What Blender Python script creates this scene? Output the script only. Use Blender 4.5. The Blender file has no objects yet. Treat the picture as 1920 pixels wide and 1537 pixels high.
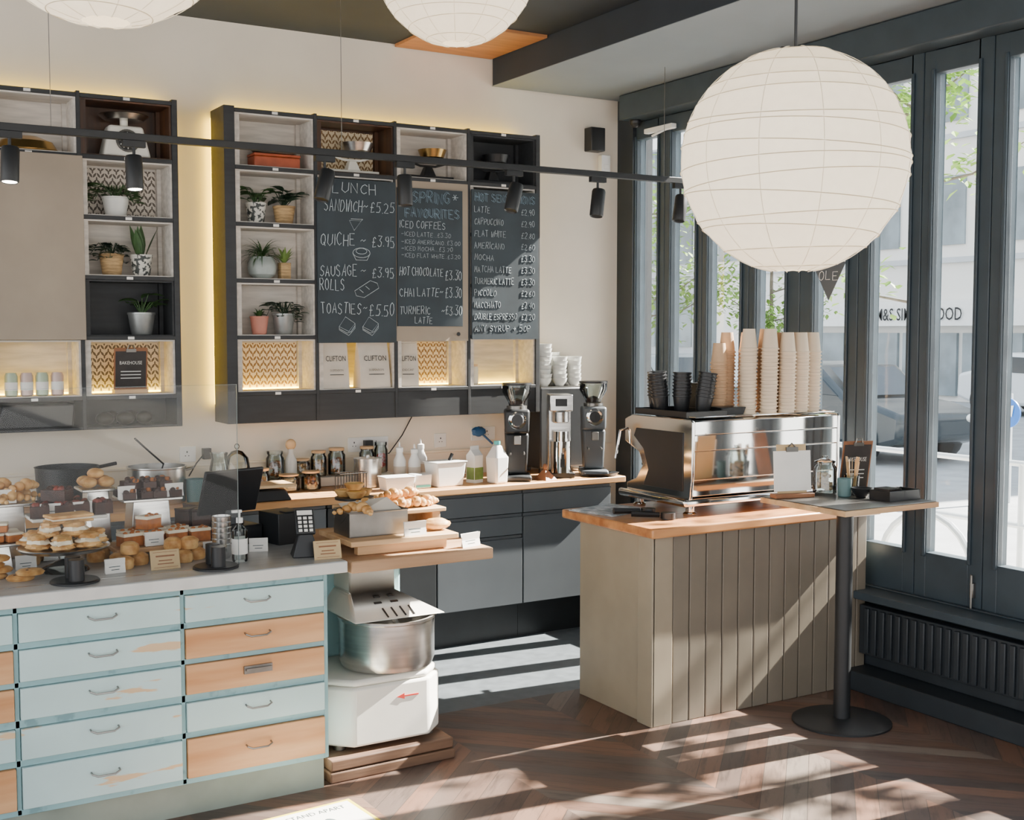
import bpy, bmesh, math, random
from mathutils import Vector, Matrix
random.seed(7)
S=bpy.context.scene; C=S.collection
pi=math.pi
# ------------------------------------------------------------------ materials
def _new(name):
    m=bpy.data.materials.new(name); m.use_nodes=True
    nt=m.node_tree; nt.nodes.clear()
    out=nt.nodes.new('ShaderNodeOutputMaterial')
    return m,nt,out
def _n(nt,t,**k):
    n=nt.nodes.new(t)
    for a,b in k.items(): setattr(n,a,b)
    return n
def _math(nt,op,a,b=None):
    n=_n(nt,'ShaderNodeMath',operation=op)
    for i,x in enumerate((a,b)):
        if x is None: continue
        if isinstance(x,(int,float)): n.inputs[i].default_value=x
        else: nt.links.new(x,n.inputs[i])
    return n.outputs[0]
def _noise(nt,stretch,scale,detail=4):
    tc=_n(nt,'ShaderNodeTexCoord'); mp=_n(nt,'ShaderNodeMapping'); mp.inputs['Scale'].default_value=stretch
    nt.links.new(tc.outputs['Object'],mp.inputs['Vector'])
    no=_n(nt,'ShaderNodeTexNoise'); no.inputs['Scale'].default_value=scale; no.inputs['Detail'].default_value=detail
    nt.links.new(mp.outputs['Vector'],no.inputs['Vector'])
    return no
def _ramp(nt,fac,stops):
    r=_n(nt,'ShaderNodeValToRGB'); nt.links.new(fac,r.inputs['Fac'])
    e=r.color_ramp.elements
    while len(e)<len(stops): e.new(.5)
    for i,(p,c) in enumerate(stops):
        e[i].position=p; e[i].color=(c[0],c[1],c[2],1)
    return r.outputs['Color']
def hx(h):
    h=h.lstrip('#'); r=[int(h[i:i+2],16)/255 for i in (0,2,4)]
    return tuple(((x+.055)/1.055)**2.4 if x>.04045 else x/12.92 for x in r)
def mat(name,col,rough=.55,metal=0.,var=.1,scale=9.,bump=0.,stretch=(1,1,1),emit=0,coat=0,c2=None,lo=.35,hi=.65):
    if isinstance(col,str): col=hx(col)
    if isinstance(c2,str): c2=hx(c2)
    m,nt,out=_new(name)
    b=_n(nt,'ShaderNodeBsdfPrincipled'); nt.links.new(b.outputs[0],out.inputs[0])
    no=_noise(nt,stretch,scale)
    a=tuple(x*(1-var) for x in col); d=c2 if c2 else tuple(min(1,x*(1+var)) for x in col)
    colo=_ramp(nt,no.outputs['Fac'],[(lo,a),(hi,d)])
    nt.links.new(colo,b.inputs['Base Color'])
    b.inputs['Roughness'].default_value=rough; b.inputs['Metallic'].default_value=metal
    if coat: b.inputs['Coat Weight'].default_value=coat
    if emit:
        nt.links.new(colo,b.inputs['Emission Color']); b.inputs['Emission Strength'].default_value=emit
    if bump:
        bn=_n(nt,'ShaderNodeBump'); bn.inputs['Strength'].default_value=bump; bn.inputs['Distance'].default_value=.01
        nt.links.new(no.outputs['Fac'],bn.inputs['Height']); nt.links.new(bn.outputs[0],b.inputs['Normal'])
    return m
def wood(name,c1,c2,rough=.45,axis=0,sc=1.,bump=.1):
    st=[11*sc]*3; st[axis]=1.1*sc
    return mat(name,c1,rough,0,.0,1.6,bump,tuple(st),c2=c2,lo=.3,hi=.7)
def worn(name,base,under,lo=.66,hi=.70,st=(1.2,1,5),sc=2.4):
    m=mat(name,base,.5,0,.05,4,.05)
    nt=m.node_tree; b=[n for n in nt.nodes if n.type=='BSDF_PRINCIPLED'][0]
    src=b.inputs['Base Color'].links[0].from_socket
    no=_noise(nt,st,sc,8); f=_ramp(nt,no.outputs['Fac'],[(lo,(0,0,0)),(hi,(1,1,1))])
    mx=_n(nt,'ShaderNodeMix',data_type='RGBA'); nt.links.new(f,mx.inputs[0]); nt.links.new(src,mx.inputs[6]); mx.inputs[7].default_value=(*hx(under),1)
    nt.links.new(mx.outputs[2],b.inputs['Base Color']); return m
def glass(name,tint=(.96,.98,.98),ior=1.3,rough=.02,mx=None):
    m,nt,out=_new(name)
    t=_n(nt,'ShaderNodeBsdfTransparent'); t.inputs[0].default_value=(*tint,1)
    g=_n(nt,'ShaderNodeBsdfGlossy'); g.inputs['Roughness'].default_value=rough
    no=_noise(nt,(1,1,1),3); 
    fr=_n(nt,'ShaderNodeFresnel'); fr.inputs[0].default_value=ior
    f=_math(nt,'MULTIPLY',fr.outputs[0],_math(nt,'ADD',_math(nt,'MULTIPLY',no.outputs['Fac'],.2),.9))
    if mx: f=_math(nt,'ADD',f,mx)
    x=_n(nt,'ShaderNodeMixShader'); nt.links.new(f,x.inputs[0]); nt.links.new(t.outputs[0],x.inputs[1]); nt.links.new(g.outputs[0],x.inputs[2])
    nt.links.new(x.outputs[0],out.inputs[0]); return m
def paper(name,col):
    m,nt,out=_new(name)
    no=_noise(nt,(1,1,1),40); c=_ramp(nt,no.outputs['Fac'],[(.3,tuple(x*.96 for x in col)),(.7,col)])
    d=_n(nt,'ShaderNodeBsdfDiffuse'); t=_n(nt,'ShaderNodeBsdfTranslucent')
    nt.links.new(c,d.inputs[0]); nt.links.new(c,t.inputs[0])
    x=_n(nt,'ShaderNodeMixShader'); x.inputs[0].default_value=.36
    nt.links.new(d.outputs[0],x.inputs[1]); nt.links.new(t.outputs[0],x.inputs[2]); nt.links.new(x.outputs[0],out.inputs[0]); return m
def herring(name):
    m,nt,out=_new(name); b=_n(nt,'ShaderNodeBsdfPrincipled'); nt.links.new(b.outputs[0],out.inputs[0])
    tc=_n(nt,'ShaderNodeTexCoord'); sp=_n(nt,'ShaderNodeSeparateXYZ'); nt.links.new(tc.outputs['Object'],sp.inputs[0])
    x,y=sp.outputs[0],sp.outputs[1]; W=.62
    pp=_math(nt,'PINGPONG',x,W); s=_math(nt,'ADD',y,pp); q=_math(nt,'SUBTRACT',y,pp)
    t=_math(nt,'DIVIDE',s,.125); idx=_math(nt,'FLOOR',t); fr=_math(nt,'FRACT',t); col=_math(nt,'FLOOR',_math(nt,'DIVIDE',x,W))
    cb=_n(nt,'ShaderNodeCombineXYZ'); nt.links.new(idx,cb.inputs[0]); nt.links.new(col,cb.inputs[1])
    wn=_n(nt,'ShaderNodeTexWhiteNoise',noise_dimensions='2D'); nt.links.new(cb.outputs[0],wn.inputs['Vector'])
    gv=_n(nt,'ShaderNodeCombineXYZ'); nt.links.new(_math(nt,'MULTIPLY',s,18),gv.inputs[0]); nt.links.new(_math(nt,'MULTIPLY',q,2.2),gv.inputs[1]); nt.links.new(_math(nt,'MULTIPLY',wn.outputs[0],9),gv.inputs[2])
    no=_n(nt,'ShaderNodeTexNoise'); no.inputs['Scale'].default_value=1.5; no.inputs['Detail'].default_value=8; no.inputs['Roughness'].default_value=.65; nt.links.new(gv.outputs[0],no.inputs['Vector'])
    base=_ramp(nt,wn.outputs[0],[(0,hx('#4a403b')),(.25,hx('#63493b')),(.5,hx('#574c46')),(.75,hx('#735443')),(1,hx('#6f645b'))])
    gr2=_ramp(nt,no.outputs['Fac'],[(.3,(.5,.5,.51)),(.5,(1,1,1)),(.72,(1.0,.98,.95))])
    ml=_n(nt,'ShaderNodeMix',data_type='RGBA',blend_type='MULTIPLY'); ml.inputs[0].default_value=1; nt.links.new(base,ml.inputs[6]); nt.links.new(gr2,ml.inputs[7])
    gr=_math(nt,'LESS_THAN',_math(nt,'ABSOLUTE',_math(nt,'SUBTRACT',fr,.5)),.488)
    mx=_n(nt,'ShaderNodeMix',data_type='RGBA'); nt.links.new(gr,mx.inputs[0]); mx.inputs[6].default_value=(.03,.024,.02,1); nt.links.new(ml.outputs[2],mx.inputs[7])
    nt.links.new(mx.outputs[2],b.inputs['Base Color']); b.inputs['Roughness'].default_value=.4
    bn=_n(nt,'ShaderNodeBump'); bn.inputs['Strength'].default_value=.2; bn.inputs['Distance'].default_value=.005; nt.links.new(no.outputs['Fac'],bn.inputs['Height']); nt.links.new(bn.outputs[0],b.inputs['Normal'])
    return m
def leafpaper(name,bg,fg):
    m,nt,out=_new(name); b=_n(nt,'ShaderNodeBsdfPrincipled'); nt.links.new(b.outputs[0],out.inputs[0])
    tc=_n(nt,'ShaderNodeTexCoord'); sp=_n(nt,'ShaderNodeSeparateXYZ'); nt.links.new(tc.outputs['Object'],sp.inputs[0])
    x,z=sp.outputs[0],sp.outputs[2]
    def layer(P,Q,ang,ox,oz,w,h,shift):
        xx=_math(nt,'ADD',x,ox); zz=_math(nt,'ADD',z,oz)
        row=_math(nt,'FLOOR',_math(nt,'DIVIDE',zz,Q)); xx=_math(nt,'ADD',xx,_math(nt,'MULTIPLY',row,shift))
        u=_math(nt,'MULTIPLY',_math(nt,'SUBTRACT',_math(nt,'FRACT',_math(nt,'DIVIDE',xx,P)),.5),P); v=_math(nt,'MULTIPLY',_math(nt,'SUBTRACT',_math(nt,'FRACT',_math(nt,'DIVIDE',zz,Q)),.5),Q)
        c,s=math.cos(ang),math.sin(ang)
        a=_math(nt,'DIVIDE',_math(nt,'ADD',_math(nt,'MULTIPLY',u,c),_math(nt,'MULTIPLY',v,s)),w); d=_math(nt,'DIVIDE',_math(nt,'SUBTRACT',_math(nt,'MULTIPLY',v,c),_math(nt,'MULTIPLY',u,s)),h)
        return _math(nt,'LESS_THAN',_math(nt,'ADD',_math(nt,'MULTIPLY',a,a),_math(nt,'ABSOLUTE',d)),1.)
    f=_math(nt,'MAXIMUM',layer(.040,.034,.6,0,0,.0058,.0145,.0),layer(.040,.034,-.6,.020,.0,.0058,.0145,.0))
    f=_math(nt,'MAXIMUM',f,layer(.040,.034,.0,.010,.017,.0045,.010,.020))
    mx=_n(nt,'ShaderNodeMix',data_type='RGBA'); nt.links.new(f,mx.inputs[0]); mx.inputs[6].default_value=(*hx(bg),1); mx.inputs[7].default_value=(*hx(fg),1)
    nt.links.new(mx.outputs[2],b.inputs['Base Color']); b.inputs['Roughness'].default_value=.7
    return m
M={}
M['wall']=mat('cream_plaster','#ebe1d1',.8,var=.03,scale=3,bump=.05)
M['ceil']=mat('charcoal_ceiling_paint','#283039',.7,var=.08,scale=4)
M['soffit']=mat('grey_soffit_paint','#7f888e',.7,var=.04,scale=2)
M['frame']=mat('slate_frame_paint','#36424a',.42,var=.1,scale=7)
M['darkpanel']=mat('dark_panel_paint','#272d32',.5,var=.1,scale=7)
M['floor']=herring('herringbone_wood')
M['floor2']=mat('grey_floor_vinyl','#5b6165',.38,var=.15,scale=14)
M['glass']=glass('window_glass',(.98,.99,.99),1.2)
M['acryl']=glass('acrylic_sheet',(.98,.985,.985),1.1,mx=.008)
M['acryledge']=mat('acrylic_edge_highlight','#8f9d9d',.2,var=.05)
M['jar']=glass('jar_glass',(.9,.94,.93),1.4,mx=.05)
M['wtop']=wood('oak_worktop','#b5824f','#dba873',.4,0)
M['itop']=wood('iroko_worktop','#9a6038','#cf945f',.3,0)
M['cabgrey']=mat('graphite_cabinet_paint','#575c60',.42,var=.05,scale=4)
M['cabdark']=mat('black_plinth_paint','#242729',.5,var=.1)
M['beige']=mat('olive_beige_paint','#978b77',.5,var=.06,scale=5,bump=.04)
M['beige2']=mat('greyed_taupe_paint','#776e60',.5,var=.07,scale=5,bump=.04)
M['teal']=worn('turquoise_frame_paint','#8bb1b5','#75989d',.6,.66,(2,2,2),6)
M['plinth']=mat('sage_plinth_paint','#8b9488',.6,var=.1,scale=5)
M['blue']=worn('worn_duck_egg_paint','#bdd6d5','#d8b890',.62,.64,(1.0,1,6),2.2)
M['odraw']=wood('bare_pine_drawer','#bd7f4c','#dfae7e',.5,0,.8)
M['steeltop']=mat('brushed_zinc_top','#b0b0ae',.35,.3,var=.12,scale=6,stretch=(1,4,4))
M['zedge']=mat('pale_counter_edge','#cfcfca',.45,var=.06)
M['chrome']=mat('chrome','#dddbd7',.07,1,var=.02,scale=2)
M['steel']=mat('brushed_steel','#d3d1cd',.26,1,var=.08,scale=5,stretch=(1,1,16))
M['dsteel']=mat('tarnished_steel','#8d8a85',.38,1,var=.18,scale=7)
M['black']=mat('black_plastic','#1b1c1e',.38,var=.1)
M['bmetal']=mat('black_powder_coat','#1e2022',.45,var=.1)
M['white']=worn('chipped_white_enamel','#ece8dc','#9a7350',.72,.74)
M['whitep']=mat('white_plastic','#e9e9e6',.4,var=.03)
M['cratew']=mat('whitewashed_crate_wood','#cdc6bc',.7,var=.14,scale=5,stretch=(1,8,8),bump=.1)
M['crated']=mat('black_stained_crate_wood','#2b2d2f',.6,var=.15,scale=5,stretch=(1,8,8))
M['rust']=wood('dark_varnished_wood','#33231a','#5c3a20',.45,2)
M['patw']=leafpaper('leaf_wallpaper_amber','#ead9b6','#8f6d42')
M['patg']=leafpaper('leaf_wallpaper_taupe','#d2c8bb','#655c53')
M['chalkb']=mat('chalkboard_slate','#313b41',.75,var=.16,scale=5)
M['chalk']=mat('chalk','#b3bfc3',.9,var=.18,scale=60)
M['chalkblue']=mat('blue_chalk','#869fae',.9,var=.18,scale=60)
M['mdf']=mat('raw_mdf_board','#9d8f7e',.7,var=.06,scale=4)
M['led']=mat('yellow_led',(1.0,.66,.03),.5,var=.0,emit=34)
M['kraft']=mat('kraft_paper','#d1ad88',.75,var=.06,scale=20)
M['kraftw']=mat('pale_kraft_bag','#cfc5b6',.7,var=.05,scale=12,bump=.1)
M['paperw']=mat('white_card','#ece9e2',.7,var=.03)
M['cupw']=mat('cream_paper_cup','#e6d3b9',.6,var=.03)
M['ink']=mat('black_ink','#202020',.7,var=.05)
M['greyink']=mat('grey_ink','#55605f',.7,var=.05)
M['terra']=mat('pink_terracotta','#d08b78',.7,var=.08)
M['cer']=mat('grey_glazed_ceramic','#a3aca8',.3,var=.12,scale=12)
M['cerw']=mat('white_ceramic','#dcdcd6',.3,var=.05)
M['basket']=mat('woven_basket','#b39468',.8,var=.35,scale=14,stretch=(1,1,6),bump=.5)
M['patpot']=mat('speckled_pot','#d8d6cc',.5,var=.0,scale=45,c2='#3d4240',lo=.5,hi=.56)
M['zinc']=mat('galvanised_zinc','#a7aaa8',.4,.7,var=.15,scale=14)
M['leaf']=mat('green_leaf','#3e5b32',.5,var=.3,scale=18)
M['leafl']=mat('light_green_leaf','#6f8a45',.5,var=.25,scale=18)
M['leafd']=mat('dark_green_leaf','#2c4230',.4,var=.3,scale=18)
M['treeleaf']=mat('sunlit_tree_leaf','#86a84c',.6,var=.3,scale=4)
M['bark']=mat('tree_bark','#6d6357',.9,var=.2,scale=12,bump=.3)
M['soil']=mat('potting_soil','#2b211b',.9,var=.3,scale=40)
M['crust']=mat('golden_pastry','#c98b45',.5,var=.25,scale=20,bump=.3,c2='#e3b676')
M['choc']=mat('chocolate_cake','#3a2016',.55,var=.35,scale=25,bump=.4)
M['sponge']=mat('carrot_sponge','#a8632c',.7,var=.25,scale=30,bump=.3)
M['icing']=mat('cream_icing','#ece0c6',.6,var=.05,scale=20,bump=.2)
M['pastel']=mat('custard_tart_filling','#e4b34d',.4,var=.1)
M['berry']=mat('red_berry_topping','#7a3326',.4,var=.3,scale=30)
M['avo']=mat('dark_avocado_skin','#2f2a22',.5,var=.3,scale=30,bump=.3)
M['tlid']=wood('pale_beech','#c9a070','#e2c193',.5,0)
M['oldwood']=wood('weathered_timber','#4f3829','#7d5d45',.7,0,.9,.2)
M['slab']=wood('bleached_slab_timber','#997352','#c4a07c',.6,0,.9,.2)
M['palewood']=wood('pale_plank','#b8895c','#dcb88a',.55,0,.9)
M['red']=mat('red_paint','#c2382c',.5,var=.08)
M['orange']=mat('orange_red_tin','#a8502f',.4,var=.15,scale=15)
M['brass']=mat('aged_brass','#b5935a',.25,1,var=.12)
M['copperw']=mat('glowing_orange_ply','#b0774a',.6,var=.12,scale=4,stretch=(1,6,1),emit=.08)  # faint emission makes the ply panel glow, no lamp in it
M['tealcup']=mat('teal_enamel','#5d7a7a',.35,var=.05)
M['bluepl']=mat('blue_plastic','#2d5f8f',.4,var=.1)
M['brown']=mat('brown_clipboard','#8a5a3a',.55,var=.1,scale=6)
M['darkprint']=mat('dark_printed_menu','#2a2422',.5,var=.3,scale=14)
M['tan']=mat('tan_card','#c3a77b',.6,var=.06)
M['lantern']=paper('lantern_paper',(.95,.94,.90))
M['rib']=mat('bamboo_rib','#c9bfa8',.7,var=.05)
M['seam']=mat('paper_seam','#e0dacb',.8,var=.03)
M['bulb']=mat('warm_bulb','#ffdca8',.5,var=0,emit=25)
M['lens']=mat('spot_lens','#fff0d8',.3,var=0,emit=30)
M['pink']=mat('pale_pink_can','#cdb3a9',.35,.2,var=.1)
M['mint']=mat('pale_green_can','#b4c2a6',.35,.2,var=.1)
M['cyan']=mat('cyan_liquid','#52b5b5',.3,var=.05)
M['news']=mat('newsprint','#8d979d',.8,var=.0,scale=18,c2='#c9cdd0',lo=.4,hi=.6)
M['yellow']=mat('yellow_vinyl','#e3cf3b',.5,var=.05)
M['asph']=mat('pale_asphalt','#9b9d9e',.9,var=.1,scale=3)
M['pave']=mat('paving','#bdbab2',.85,var=.08,scale=2)
M['facade']=mat('white_render_facade','#e4e1db',.8,var=.04,scale=.6)
M['facade2']=mat('grey_cladding','#b9bdc0',.7,var=.06,scale=.6)
M['fwin']=mat('distant_window_glass','#7d888d',.2,var=.3,scale=.8)
M['carp']=mat('silver_car_paint','#9aa3a8',.2,.4,var=.03,scale=1)
M['card']=mat('dark_car_paint','#343c41',.2,.2,var=.05,scale=1)
M['carw']=mat('white_car_paint','#dfe2e3',.25,var=.02,scale=1)
M['cargl']=mat('car_glass','#2b343a',.08,var=.1,scale=1)
M['signb']=mat('road_sign_blue','#0e62b5',.4,var=.02)
M['galv']=mat('street_steel','#c6cacb',.4,.3,var=.05)
# ------------------------------------------------------------------ geometry
class G:
    def __init__(s): s.v=[];s.f=[];s.m=[]
    def add(s,vs,fs,m=0,X=None):
        o=len(s.v)
        if X is not None: vs=[X@Vector(q) for q in vs]
        s.v+=[tuple(q) for q in vs]; s.f+=[tuple(i+o for i in f) for f in fs]; s.m+=[m]*len(fs); return s
    def box(s,x0,x1,y0,y1,z0,z1,m=0,X=None):
        vs=[(x,y,z) for z in (z0,z1) for y in (y0,y1) for x in (x0,x1)]
        return s.add(vs,[(0,2,3,1),(4,5,7,6),(0,1,5,4),(2,6,7,3),(0,4,6,2),(1,3,7,5)],m,X)
    def frus(s,b,t,z0,z1,m=0,X=None):
        vs=[(b[0],b[2],z0),(b[1],b[2],z0),(b[1],b[3],z0),(b[0],b[3],z0),(t[0],t[2],z1),(t[1],t[2],z1),(t[1],t[3],z1),(t[0],t[3],z1)]
        return s.add(vs,[(3,2,1,0),(4,5,6,7),(0,1,5,4),(1,2,6,5),(2,3,7,6),(3,0,4,7)],m,X)
    def lathe(s,prof,n=24,c=(0,0,0),m=0,X=None,closed=True):
        vs=[];fs=[]
        for r,z in prof:
            for i in range(n):
                a=2*pi*i/n; vs.append((c[0]+r*math.cos(a),c[1]+r*math.sin(a),c[2]+z))
        for j in range(len(prof)-1):
            for i in range(n):
                k=(i+1)%n; fs.append((j*n+i,j*n+k,(j+1)*n+k,(j+1)*n+i))
        if closed:
            if prof[0][0]>1e-5: fs.append(tuple(range(n))[::-1])
            if prof[-1][0]>1e-5: fs.append(tuple((len(prof)-1)*n+i for i in range(n)))
        return s.add(vs,fs,m,X)
    def cyl(s,r,z0,z1,c=(0,0,0),n=20,m=0,X=None): return s.lathe([(r,z0),(r,z1)],n,c,m,X)
    def tube(s,pts,r,n=8,m=0,X=None,closed=False):
        pts=[Vector(p) for p in pts]; vs=[];fs=[]; N=len(pts); up=None
        for i,p in enumerate(pts):
            if closed: d=pts[(i+1)%N]-pts[i-1]
            else: d=pts[min(i+1,N-1)]-pts[max(i-1,0)]
            d.normalize()
            if up is None: up=Vector((0,0,1)) if abs(d.z)<.9 else Vector((1,0,0))
            a=d.cross(up)
            if a.length<1e-4: a=d.cross(Vector((0,1,0)))
            a.normalize(); b=a.cross(d); up=b
            rr=r[i] if isinstance(r,(list,tuple)) else r
            for k in range(n):
                t=2*pi*k/n; vs.append(p+a*math.cos(t)*rr+b*math.sin(t)*rr)
        for i in range(N if closed else N-1):
            j=(i+1)%N
            for k in range(n):
                l=(k+1)%n; fs.append((i*n+k,i*n+l,j*n+l,j*n+k))
        if not closed: fs+= [tuple(range(n))[::-1],tuple((N-1)*n+k for k in range(n))]
        return s.add(vs,fs,m,X)
    def prism(s,poly,a0,a1,axis=0,m=0,X=None):
        n=len(poly)
        def P(a,q): return {0:(a,q[0],q[1]),1:(q[0],a,q[1]),2:(q[0],q[1],a)}[axis]
        vs=[P(a0,q) for q in poly]+[P(a1,q) for q in poly]
        fs=[tuple(range(n))[::-1],tuple(range(n,2*n))]+[(i,(i+1)%n,n+(i+1)%n,n+i) for i in range(n)]
        return s.add(vs,fs,m,X)
    def ell(s,c,r,n=14,k=8,m=0,X=None,jit=0):
        vs=[];fs=[]
        for j in range(k+1):
            t=pi*j/k
            for i in range(n):
                a=2*pi*i/n; q=1+random.uniform(-jit,jit)
                vs.append((c[0]+r[0]*q*math.sin(t)*math.cos(a),c[1]+r[1]*q*math.sin(t)*math.sin(a),c[2]-r[2]*q*math.cos(t)))
        for j in range(k):
            for i in range(n): 
                l=(i+1)%n; fs.append((j*n+i,j*n+l,(j+1)*n+l,(j+1)*n+i))
        return s.add(vs,fs,m,X)
    def leaf(s,b,az,el,L,w,droop=1.,m=0,seg=5):
        p=Vector(b); vs=[];fs=[]; side=Vector((-math.sin(az),math.cos(az),0))
        for i in range(seg+1):
            t=i/seg; ww=w*math.sin(pi*min(.98,max(.06,t))**.8)*.5
            e=el-droop*t; d=Vector((math.cos(az)*math.cos(e),math.sin(az)*math.cos(e),math.sin(e)))
            vs+= [p-side*ww,p+Vector((0,0,-ww*.25)),p+side*ww]; p=p+d*(L/seg)
        for i in range(seg):
            o=i*3; fs+=[(o,o+1,o+4,o+3),(o+1,o+2,o+5,o+4)]
        return s.add(vs,fs,m)
_tc={}
def _txt(st,off=-.008):
    if (st,off) in _tc: return _tc[(st,off)]
    cu=bpy.data.curves.new('t','FONT'); cu.body=st; cu.resolution_u=2; cu.offset=off
    o=bpy.data.objects.new('t',cu); C.objects.link(o); bpy.context.view_layer.update()
    me=bpy.data.meshes.new_from_object(o.evaluated_get(bpy.context.evaluated_depsgraph_get()))
    vs=[v.co.copy() for v in me.vertices]; fs=[tuple(p.vertices) for p in me.polygons]
    bpy.data.objects.remove(o); bpy.data.curves.remove(cu); bpy.data.meshes.remove(me)
    x0=min(v.x for v in vs);x1=max(v.x for v in vs);y0=min(v.y for v in vs);y1=max(v.y for v in vs)
    r=([((v.x-x0)/(x1-x0),(v.y-y0)/max(1e-6,y1-y0)) for v in vs],fs,(x1-x0)/max(1e-6,y1-y0)); _tc[(st,off)]=r; return r
def text(g,st,x0,x1,z0,z1,y,m=0,X=None,off=-.008):
    vs,fs,_=_txt(st,off)
    return g.add([(x0+a*(x1-x0),y,z0+b*(z1-z0)) for a,b in vs],fs,m,X)
# single-stroke letter skeletons on a 4 x 6 grid, drawn as thin chalk strokes
SK={'A':['0,0 2,6 4,0','.8,2.2 3.2,2.2'],'B':['0,0 0,6 2.6,6 3.6,4.8 2.6,3.3 0,3.3','2.6,3.3 4,1.8 2.8,0 0,0'],'C':['4,5 2.4,6 .8,5 0,3 .8,1 2.4,0 4,1'],'D':['0,0 0,6 2.2,6 4,4 4,2 2.2,0 0,0'],
'E':['4,6 0,6 0,0 4,0','0,3.1 3,3.1'],'F':['4,6 0,6 0,0','0,3.1 3,3.1'],'G':['4,5 2.4,6 .8,5 0,3 .8,1 2.4,0 4,1 4,2.8 2.4,2.8'],'H':['0,0 0,6','4,0 4,6','0,3 4,3'],'I':['2,0 2,6'],'J':['3,6 3,1 2,0 0,1'],
'K':['0,0 0,6','4,6 0,2.6','1.2,3.4 4,0'],'L':['0,6 0,0 3.6,0'],'M':['0,0 .4,6 2,2 3.6,6 4,0'],'N':['0,0 0,6 4,0 4,6'],'O':['2,6 .5,5 0,3 .5,1 2,0 3.5,1 4,3 3.5,5 2,6'],'P':['0,0 0,6 2.8,6 4,4.6 2.8,3 0,3'],
'Q':['2,6 .5,5 0,3 .5,1 2,0 3.5,1 4,3 3.5,5 2,6','2.5,1.5 4,-.4'],'R':['0,0 0,6 2.8,6 4,4.6 2.8,3 0,3','1.6,3 4,0'],'S':['3.8,5 2,6 .4,5 .6,3.7 3.2,2.6 3.8,1.2 2,0 0,.8'],'T':['0,6 4,6','2,6 2,0'],'U':['0,6 0,1.5 2,0 4,1.5 4,6'],
'V':['0,6 2,0 4,6'],'W':['0,6 1,0 2,4 3,0 4,6'],'X':['0,0 4,6','0,6 4,0'],'Y':['0,6 2,3 4,6','2,3 2,0'],'Z':['0,6 4,6 0,0 4,0'],
'0':['2,6 .5,5 0,3 .5,1 2,0 3.5,1 4,3 3.5,5 2,6'],'1':['.8,5 2,6 2,0'],'2':['0,5 2,6 4,4.8 3.4,3 0,0 4,0'],'3':['0,6 4,6 1.8,3.6 4,2.4 3.4,.4 1.6,0 0,.9'],'4':['3,0 3,6 0,2 4,2'],'5':['4,6 .6,6 .4,3.5 2.6,3.8 4,2 3,.3 0,.3'],
'6':['3.6,6 1,4.2 0,2 1.4,0 3.6,.6 3.6,2.6 1.4,3.2 .2,2'],'7':['0,6 4,6 1.4,0'],'8':['2,3.2 .5,4.6 2,6 3.5,4.6 2,3.2 0,1.6 2,0 4,1.6 2,3.2'],'9':['3.8,4 2,3 .4,4 .8,5.6 2.8,6 3.8,4 3,0'],'£':['4,5 3,6 1.6,5.4 1.4,3 .6,0 4,.4','0,3 3,3'],
'~':['0,2.6 1.2,3.6 2.6,2.6 4,3.6'],'.':['1.8,0 2.2,.3'],'+':['0,3 4,3','2,1.2 2,4.8'],'-':['.5,3 3.5,3'],'*':['0,1.5 4,4.5','0,4.5 4,1.5','2,.8 2,5.2']}
def hash_(s): return sum((i+1)*ord(c) for i,c in enumerate(s))
def chalktext(g,st,x0,x1,z0,z1,y,m=0,double=False):
    h=z1-z0; wd={'I':.4,'.':.4,' ':.5,'1':.55}
    ws=[wd.get(c,1.) for c in st]; tot=sum(ws); x=x0; rnd=random.Random(hash_(st))
    t=max(.0009,min(.0020,h*.035))
    if double: t=.0010
    for c,w in zip(st,ws):
        cw=w/tot*(x1-x0)
        if c in SK:
            a=x+cw*.1; b=x+cw*(.78 if w>.5 else .9); dz=rnd.uniform(-.07,.07)*h; k=rnd.uniform(.86,1.06); sh=rnd.uniform(-.05,.13)*h
            for s in SK[c]:
                P=[tuple(float(v) for v in q.split(',')) for q in s.split()]
                for (dx,dzz) in (((0,0),(.0085,-.004)) if double else ((0,0),)):
                    pts=[(a+p/4*(b-a)+sh*q/6+dx,y,z0+dz+q/6*h*k+dzz) for p,q in P]
                    g.tube(pts,t,4,m)
        x+=cw
def mesh_obj(name,g,mats,bev=0,smooth=True,ang=35):
    me=bpy.data.meshes.new(name); me.from_pydata(g.v,[],g.f)
    for m in mats: me.materials.append(M[m] if isinstance(m,str) else m)
    for p,i in zip(me.polygons,g.m): p.material_index=i
    bm=bmesh.new(); bm.from_mesh(me); bmesh.ops.remove_doubles(bm,verts=bm.verts,dist=1e-6); bmesh.ops.recalc_face_normals(bm,faces=bm.faces); bm.to_mesh(me); bm.free()
    if smooth:
        me.shade_smooth(); me.set_sharp_from_angle(angle=math.radians(ang))
    o=bpy.data.objects.new(name,me); C.objects.link(o)
    if bev:
        b=o.modifiers.new('bevel','BEVEL'); b.width=bev; b.segments=2; b.limit_method='ANGLE'; b.angle_limit=math.radians(40); b.harden_normals=False
    return o
def meta(o,label,cat,group=None,kind=None):
    if label: o['label']=label
    if cat: o['category']=cat
    if group: o['group']=group
    if kind: o['kind']=kind
def solo(name,label,cat,g,mats,loc=(0,0,0),rz=0,bev=0,group=None,rot=None,**k):
    o=mesh_obj(name,g,mats,bev,**k); o.location=loc; o.rotation_euler=rot if rot else (0,0,rz); meta(o,label,cat,group); return o
def thing(name,label,cat,loc=(0,0,0),rz=0,group=None):
    o=bpy.data.objects.new(name,None); o.empty_display_size=.05; C.objects.link(o); o.location=loc; o.rotation_euler=(0,0,rz); meta(o,label,cat,group); return o
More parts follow.
